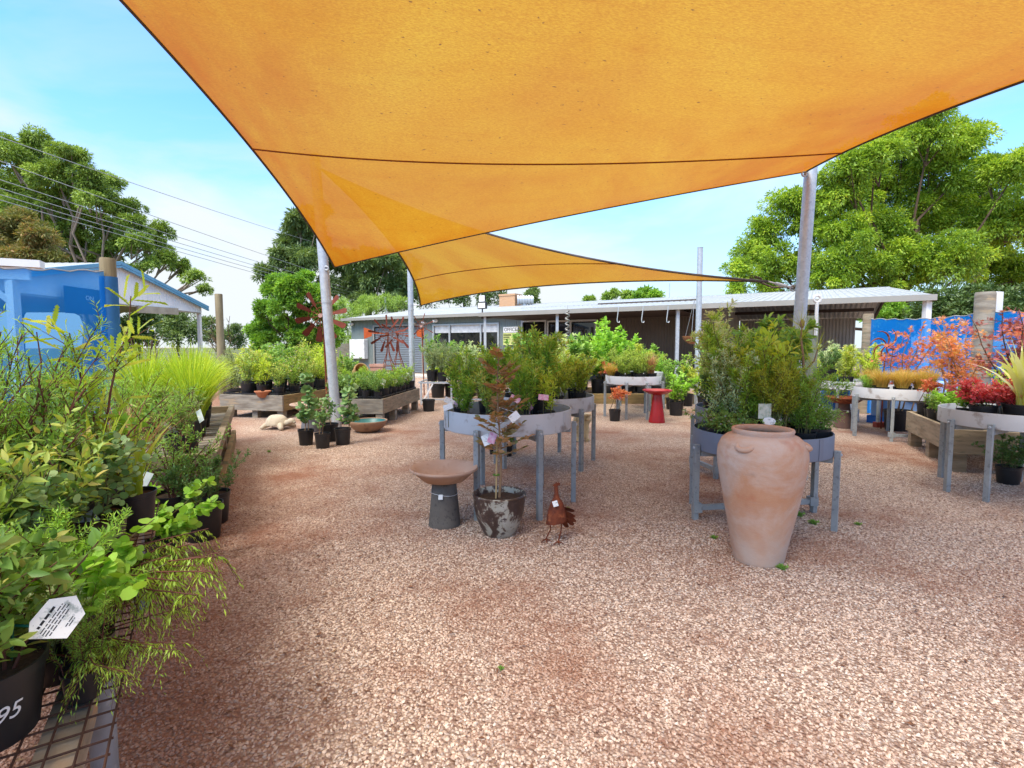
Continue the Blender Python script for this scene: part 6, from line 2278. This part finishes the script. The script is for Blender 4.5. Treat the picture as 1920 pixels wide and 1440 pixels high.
mb.tube([(-.02 + .02 * math.cos(k), -.006 + .018 * math.sin(k), .40) for k in np.linspace(0, 2 * PI, 15)], .004, 5, cap=False)
mb.build('tie', MAT('green_tie', (.10, .25, .02), rough=.6), o)
for (x, y, z, mt, rot) in ((-.045, -.05, .655, TAG_P, .35), (.10, -.09, .80, TAG_W, .9), (-.085, -.04, .64, TAG_W, -.4)):
    mb = MB()
    mb.box((x, y, z), (.05, .0016, .07), m=Matrix.Rotation(rot, 3, 'Y') @ Matrix.Rotation(-.25, 3, 'X'))
    mb.tube([(x, y + .003, z + .03), (0, 0, z + .05)], .0012, 4)
    mb.build('plant_tag', mt, o)
# ---- loose white and pink cards on the nearest table's rim
g = 'plant cards at the rim of the nearest round table'
for px, py, Y, lab, m_, rz in ((842, 752, 3.86, 'white plant card leaning at the left rim of the nearest table, upper', TAG_W, .5), (840, 763, 3.84, 'white plant card hanging at the left rim of the nearest table, lower', TAG_W, -.3), (966, 748, 3.66, 'pink and white plant card above the rim right of the bronze tree', TAG_P, .5), (1019, 745, 3.72, 'pink plant card tilted among the green shrubs at the right', TAG_P, .1)):
    q = at_y(px, py, Y)
    o = thing('plant_card', lab, 'plant label', (q.x, q.y, .64), 0, g)
    mb = MB()
    mb.box((0, 0, q.z - .64), (.075, .002, .045), m=Matrix.Rotation(rz, 3, 'Y') @ Matrix.Rotation(-.5, 3, 'X'))
    mb.build('card', m_, o)
    mb = MB()
    mb.tube([(0, .01, 0), (0, .004, q.z - .64)], .0022, 5)
    mb.build('stake', GREEN_TWIG, o)

# ================================================================== left foreground plants
nbp = lambda x, y: tuple(N0 + ND * x + NN * y + Z * .458)
fbp = lambda x, y: tuple(F0 + LD * x + LN * y + Z * .388)
b1 = put('broadgreen', 'broad leaved green shrub in the big black pot priced 14.95, nearest the viewer', nbp(.58, .20), .6, .9)
tx = link('price_lettering', text_mesh('14.95', .05, 'price_lettering', .0006, .25), WHITE, [c for c in b1.children if c.name.startswith('pot')][0])
ang = math.atan2(-b1.location.y, -b1.location.x) - .6
lx = math.cos(ang + .12), math.sin(ang + .12)
me = tx.data
for v in me.vertices:
    th = ang + .10 + v.co.x / .112
    hh_ = .085 + v.co.y
    rr_ = .12 * (.82 + .14 * hh_ / .146) + .0015 + v.co.z
    v.co = (rr_ * math.cos(th), rr_ * math.sin(th), hh_)
near = [
    ('flowery', .92, .30, 1.0, 1, 'orange tipped green shrub just behind the priced pot'),
    ('broadgreen', .36, .36, 1.0, 1, 'broad leaved green shrub at the left edge, beside the priced pot'),
    ('limeround', .84, .12, .9, 0, 'round leaved lime plant trailing over the near bench edge'),
    ('finemound', .78, .48, 1.05, 0, 'fine leaved low shrub behind the white hexagon card'),
    ('trailing', 1.02, .10, 1.0, 0, 'feathery lime green plant trailing from the near bench over the gravel'),
    ('trailing', 1.20, .10, .9, 1, 'second feathery trailing plant hanging over the gravel'),
    ('blueround', 1.38, .14, 1.05, 0, 'blue green round leaved gum near the bench edge'),
    ('blueround', 1.12, .28, 1.0, 1, 'round leaved gum behind the trailing lime plant'),
    ('blueround', 1.72, .22, 1.1, 1, 'round leaved gum among the white tags on the near bench'),
    ('wax', 1.16, .46, 1.15, 0, 'red stemmed feathery shrub at the left edge, nearest of the feathery ones'),
    ('wax', 1.48, .36, 1.22, 1, 'red stemmed feathery shrub at the left edge, second from the viewer'),
    ('wax', 1.78, .42, 1.25, 0, 'feathery shrub at the back of the near bench before the blue cloth'),
    ('wax', 2.08, .36, 1.15, 1, 'feathery shrub at the far end of the near bench'),
    ('banksia', 1.90, .20, 1.12, 0, 'tall toothed leaf banksia rising before the cloth wrapped post'),
    ('banksia', 1.62, .52, 1.0, 1, 'smaller toothed leaf banksia at the left edge before the blue cloth'),
    ('dracaena', 1.60, .14, 1.0, 0, 'yellow green strap leaved plant among the feathery shrubs'),
    ('dracaena', 1.95, .05, .85, 1, 'smaller strap leaved plant leaning toward the path'),
    ('redstem', 2.16, .12, 1.0, 0, 'red brown stemmed grass at the end of the near bench'),
    ('finemound', 1.28, .38, 1.25, 1, 'fine leaved shrub beneath the toothed banksia'),
    ('finemound', 1.56, .26, 1.4, 0, 'taller fine leaved shrub in the middle of the near bench'),
    ('lowlime', 2.05, .18, .95, 0, 'lime leaved shrub at the far edge of the near bench, beside the white tags'),
    ('willow', 1.02, .44, .8, 1, 'upright green shrub in the middle of the near bench'),
    ('trailing', .74, .05, .62, 1, 'small feathery plant trailing over the bench edge below the hexagon card'),
    ('wax', .63, .045, .34, 0, 'small feathery plant at the bench edge beside the priced pot'),
    ('orangeflower', .80, .30, .9, 0, 'orange flowered plant right behind the hexagon card'),
    ('feather', 1.88, .34, .95, 1, 'feathery green shrub beside the red brown grass'),
    ('silver', .74, .11, .42, 0, 'tiny grey green plant at the bench edge in front of the hexagon card'),
    ('feather', .90, .14, .55, 0, 'feathery plant at the near bench edge just past the hexagon card'),
    ('wax', .74, .30, .62, 1, 'red stemmed feathery shrub crowding behind the hexagon card'),
    ('flowery', 1.22, .20, .95, 0, 'orange tipped shrub behind the trailing plants'),
    ('finemound', .66, .30, .8, 1, 'fine leaved plant tucked between the priced pot and the hexagon card'),
]
for k, x, y, s, v, lab in near:
    put(k, lab, nbp(x, y), {'trailing': -.5, 'limeround': -.3}.get(k, U(0, 6)), s, 'plants on the near mesh bench', v)
put('grevillea', 'dark needle leaved grevillea on the gravel between the two left benches', (-2.42, 3.10, 0), .4, 1.05, 'tall grevilleas between the left benches')
put('grevillea', 'dark needle leaved grevillea on the gravel farther from the path', (-2.95, 3.0, 0), 2.4, 1.1, 'tall grevilleas between the left benches', 1)
put('darkbush', 'small dark bush in a black pot, nearest on the gravel by the left benches', (-2.03, 3.28, 0), .4, 1.0, 'black pots on the gravel by the left benches')
put('darkbush', 'small dark bush in a black pot tucked behind the nearest one on the gravel', (-2.14, 3.58, 0), 2.4, .95, 'black pots on the gravel by the left benches', 1)
put('limeround', 'lime round leaved plant on the gravel at the end of the near bench', (-1.98, 2.82, 0), 1.2, 1.25, None, 1)
put('finemound', 'fine leaved plant on the gravel left of the small dark bushes', (-2.3, 3.45, 0), 1.2, 1.5)
g = 'lime green grasses on the long left bench'
for i, (x, y, s, lab) in enumerate(((1.4, .24, .95, 'lime green grass clump nearest on the long left bench'), (1.72, .32, 1.08, 'lime green grass clump, tallest, in the middle of the long left bench'), (2.08, .26, 1.02, 'lime green grass clump third along the long left bench'), (2.45, .32, 1.05, 'lime green grass clump fourth along the long left bench'),
                                   (1.8, .68, 1.1, 'lime green grass clump at the back of the long left bench'), (2.9, .30, 1.0, 'lime green grass clump at the far end of the long left bench'))):
    put('limegrass', lab, fbp(x, y), U(0, 6), s, g, i % 2)
for x, y, k, s, lab in ((.30, .22, 'finemound', 1.15, 'fine leaved shrub at the near end of the long left bench'), (.70, .25, 'grey', .75, 'dry grey green plant beside the grasses on the long left bench'), (.45, .62, 'wax', .95, 'feathery shrub at the near end of the long left bench'),
                        (.95, .68, 'grevillea', .62, 'needle leaved shrub behind the grasses on the long left bench'), (2.75, .72, 'grey', 1.0, 'grey green shrub at the back far corner of the long left bench'), (3.2, .62, 'gold', 1.1, 'yellow green shrub at the far corner of the long left bench')):
    put(k, lab, fbp(x, y), U(0, 6), s)
for px, Y, k, s, lab in ((440, 11.4, 'grey', 1.9, 'silvery green shrub behind the long left bench, before the timber post'), (480, 12.4, 'gold', 2.0, 'tall yellow green shrub beyond the flowering bench'), (505, 13.0, 'green', 1.6, 'leafy shrub beyond the flowering bench, before the round tree'), (655, 13.2, 'green', 1.2, 'shrub between the leaning pole and the meter box')):
    q = at_y(px, 650, Y)
    put(k, lab, (q.x, Y, 0), U(0, 6), s, 'tall shrubs beyond the left benches')
# hexagon card
hp = at_y(108, 1160, 1.0)
o = thing('plant_card', 'white hexagonal card with printed lines hanging from the nearest shrub', 'plant label', hp)
nrm = (Vector((0, 0, CAM_H)) - hp).normalized()
nrm = (nrm + Vector((.1, -.1, .25))).normalized()
ux = Vector((.82, .35, .25))
ux = (ux - nrm * ux.dot(nrm)).normalized()
uy = nrm.cross(ux)
M4 = Matrix((ux, uy, nrm)).transposed().to_4x4()
hexg = [(x_ * .74, y_ * .74) for x_, y_ in [(-.062, .028), (-.026, .05), (.036, .046), (.064, -.004), (.03, -.05), (-.036, -.048)]]
RT = Matrix.Rotation(RAD(-12), 3, 'Z')
mb = MB()
mb.prism(hexg, (0, 0, 0), (1, 0, 0), (0, 1, 0), (0, 0, .0018))
c_ = mb.build('card', TAG_W, o)
mp_ = MB()
for yy, x0, x1, th in ((.024, -.036, .026, .006), (.012, -.044, .036, .0024), (.005, -.046, .04, .0024), (-.002, -.046, .04, .0024), (-.009, -.042, .03, .0024), (-.028, -.012, .02, .0022), (-.034, -.008, .014, .0022)):
    k = x0
    while k < x1:
        l_ = min(.006 + .010 * abs(math.sin(k * 900 + yy * 300)), x1 - k)
        mp_.box((k + l_ / 2, yy, .0022), (l_, th, .0006))
        k += l_ + .003
mp_.v = [(x_ * .74, y_ * .74, z_) for x_, y_, z_ in mp_.v]
pr_ = mp_.build('print', INK, c_)
for e in (c_,):
    e.matrix_local = M4 @ Matrix.Rotation(RAD(48), 4, 'Z')
mb = MB()
mb.tube([ux * -.035, ux * -.065 + uy * .02 - nrm * .03, Vector((-.12, .02, -.10))], .003, 6)
mb.build('strap', MAT('teal_strap', (.01, .12, .09), rough=.5), o)
# loose tags among the near plants
g = 'white plant tags among the left foreground plants'
for px, py, Y, rz, lab in ((38, 1010, 1.45, .6, 'long pale green printed tag at the left edge'), (235, 940, 2.3, .7, 'white printed tag beside the red stemmed grass'), (150, 985, 1.75, .9, 'pale tag with green strip above the broad leaves'), (190, 1030, 1.72, .1, 'thin upright white tag among round leaves'), (375, 780, 4.0, -.6, 'white tag leaning in a pot under the lime grasses'),
                           (120, 932, 2.0, -.7, 'small white tag behind the strap leaved plant'), (270, 905, 2.6, .3, 'white tag beside the lime round leaves')):
    q = at_y(px, py, Y)
    o = thing('plant_tag', lab, 'plant label', q, 0, g)
    mb = MB()
    mb.box((0, 0, 0), (.045, .0018, .11), m=Matrix.Rotation(rz, 3, 'Y') @ Matrix.Rotation(-.45, 3, 'X'))
    mb.build('card', MAT('pale_green_card', (.55, .66, .62), (.7, .74, .72), 30, .35), o)
    mb = MB()
    mb.tube([(0, .002, -.03), (.0, .02, -.2)], .003, 5)
    mb.build('stem', GREEN_TWIG, o)
# weeds on the gravel
g = 'small weeds growing in the gravel'
wp = None
for px, py, s, lab in ((505, 848, 1.0, 'tiny green weed in the gravel before the potted eucalypts'), (1500, 968, 1.4, 'green weed tuft right of the jar, farther'), (1468, 1068, 1.2, 'green weed touching the base of the terracotta jar'), (1527, 983, 1.3, 'green weed at the foot of the jar table\'s right leg'), (1340, 1010, .9, 'dull green weed left of the terracotta jar'),
                       (1065, 955, .7, 'tiny weed beside the right leg of the nearest table'), (1610, 985, .9, 'small weed on the open gravel right of the jar'), (940, 1255, .5, 'tiny weed in the foreground gravel')):
    q = at_h(px, py)
    if wp is None:
        lf, st = shrub(np.random.default_rng(9), 0, .035, .05, 12, 4, 4, .018, .008, up=.3, blen=.6, start=.05, sr=.0012, base=.01)
        wp = thing('weed', None, None)
        lf.build('foliage', LFM['green'], wp)
        st.build('stem', GREEN_TWIG, wp)
        o = wp
    else:
        o = copy_tree(wp)
    o.location = q
    o.scale = (s * .62,) * 3
    tag(o, lab, 'weed', g)

# silver twist ornament hanging under the veranda
q = at_y(1064, 600, 13.6)
mb = MB()
pts = [Vector((.05 * math.cos(k * .9), .05 * math.sin(k * .9), -.02 * k)) for k in range(52)]
mb.tube(pts, .022, 6)
mb.tube([Vector((0, 0, .0)), Vector((0, 0, 2.34 - 2.2))], .004, 4)
tag(mb.build('hanging_ornament', MAT('silver_foil', (.34, .33, .30), (.16, .14, .12), 30, .35, .4), None, (q.x, 13.6, 2.2), smooth=60), 'long twisted silver ornament hanging under the veranda right of the door', 'ornament')
for x, y, lab in ((-2.42, 9.3, 'empty black pot on the gravel under the low green trays'), (-1.62, 9.9, 'empty black pot on the gravel by the back leg of the second timber bench'), (-4.6, 10.2, 'empty black pot under the left timber bench')):
    mb = MB()
    mb.lathe([(.10, 0), (.102, .004), (.122, .2), (.128, .2), (.128, .225), (.12, .225), (.1, .02), (.002, .02)], 22)
    tag(mb.build('plant_pot', BLACK_PL, None, (x, y, 0), smooth=40), lab, 'pot')

# dry leaves and twigs that have blown together on the gravel
rl = np.random.default_rng(31)
lf = LF('rhomb')
for cx_, cy_, sx_, sy_, n_ in ((-1.25, 2.2, .35, .9, 260), (-1.7, 3.6, .3, .8, 180), (-.4, 1.9, .5, .5, 50), (.0, 3.9, .7, .5, 170), (1.75, 3.6, .8, .5, 240), (3.2, 3.2, .8, .8, 130), (3.9, 4.6, .5, .6, 150), (.5, 6.5, 1.8, 1.5, 200), (-2.2, 7.2, .9, .8, 120), (1.2, 2.0, 1.0, .6, 60), (2.0, 2.2, .7, .5, 60)):
    P = np.stack([cx_ + rl.normal(size=n_) * sx_, cy_ + rl.normal(size=n_) * sy_, rl.uniform(.006, .011, n_)], -1)
    P = P[P[:, 1] > 1.2]
    m_ = len(P)
    a_ = rl.uniform(0, 2 * PI, m_)
    tw = rl.uniform(size=m_) < .4
    lf.add(P, np.stack([np.cos(a_), np.sin(a_), rl.normal(size=m_) * .12], -1), np.where(tw, rl.uniform(.03, .07, m_), rl.uniform(.015, .035, m_)), np.where(tw, .002, rl.uniform(.006, .013, m_)), rl.uniform(0, 1, m_))
o = lf.build('leaf_litter', MAT('dry_leaf', (.20, .085, .04), (.10, .05, .03), 40, .8, c3=(.34, .22, .12), s3=9), None, rl, 2.0)
tag(o, 'dry brown leaves and twigs strewn over the gravel around benches and tables', 'leaf litter', kind='stuff')
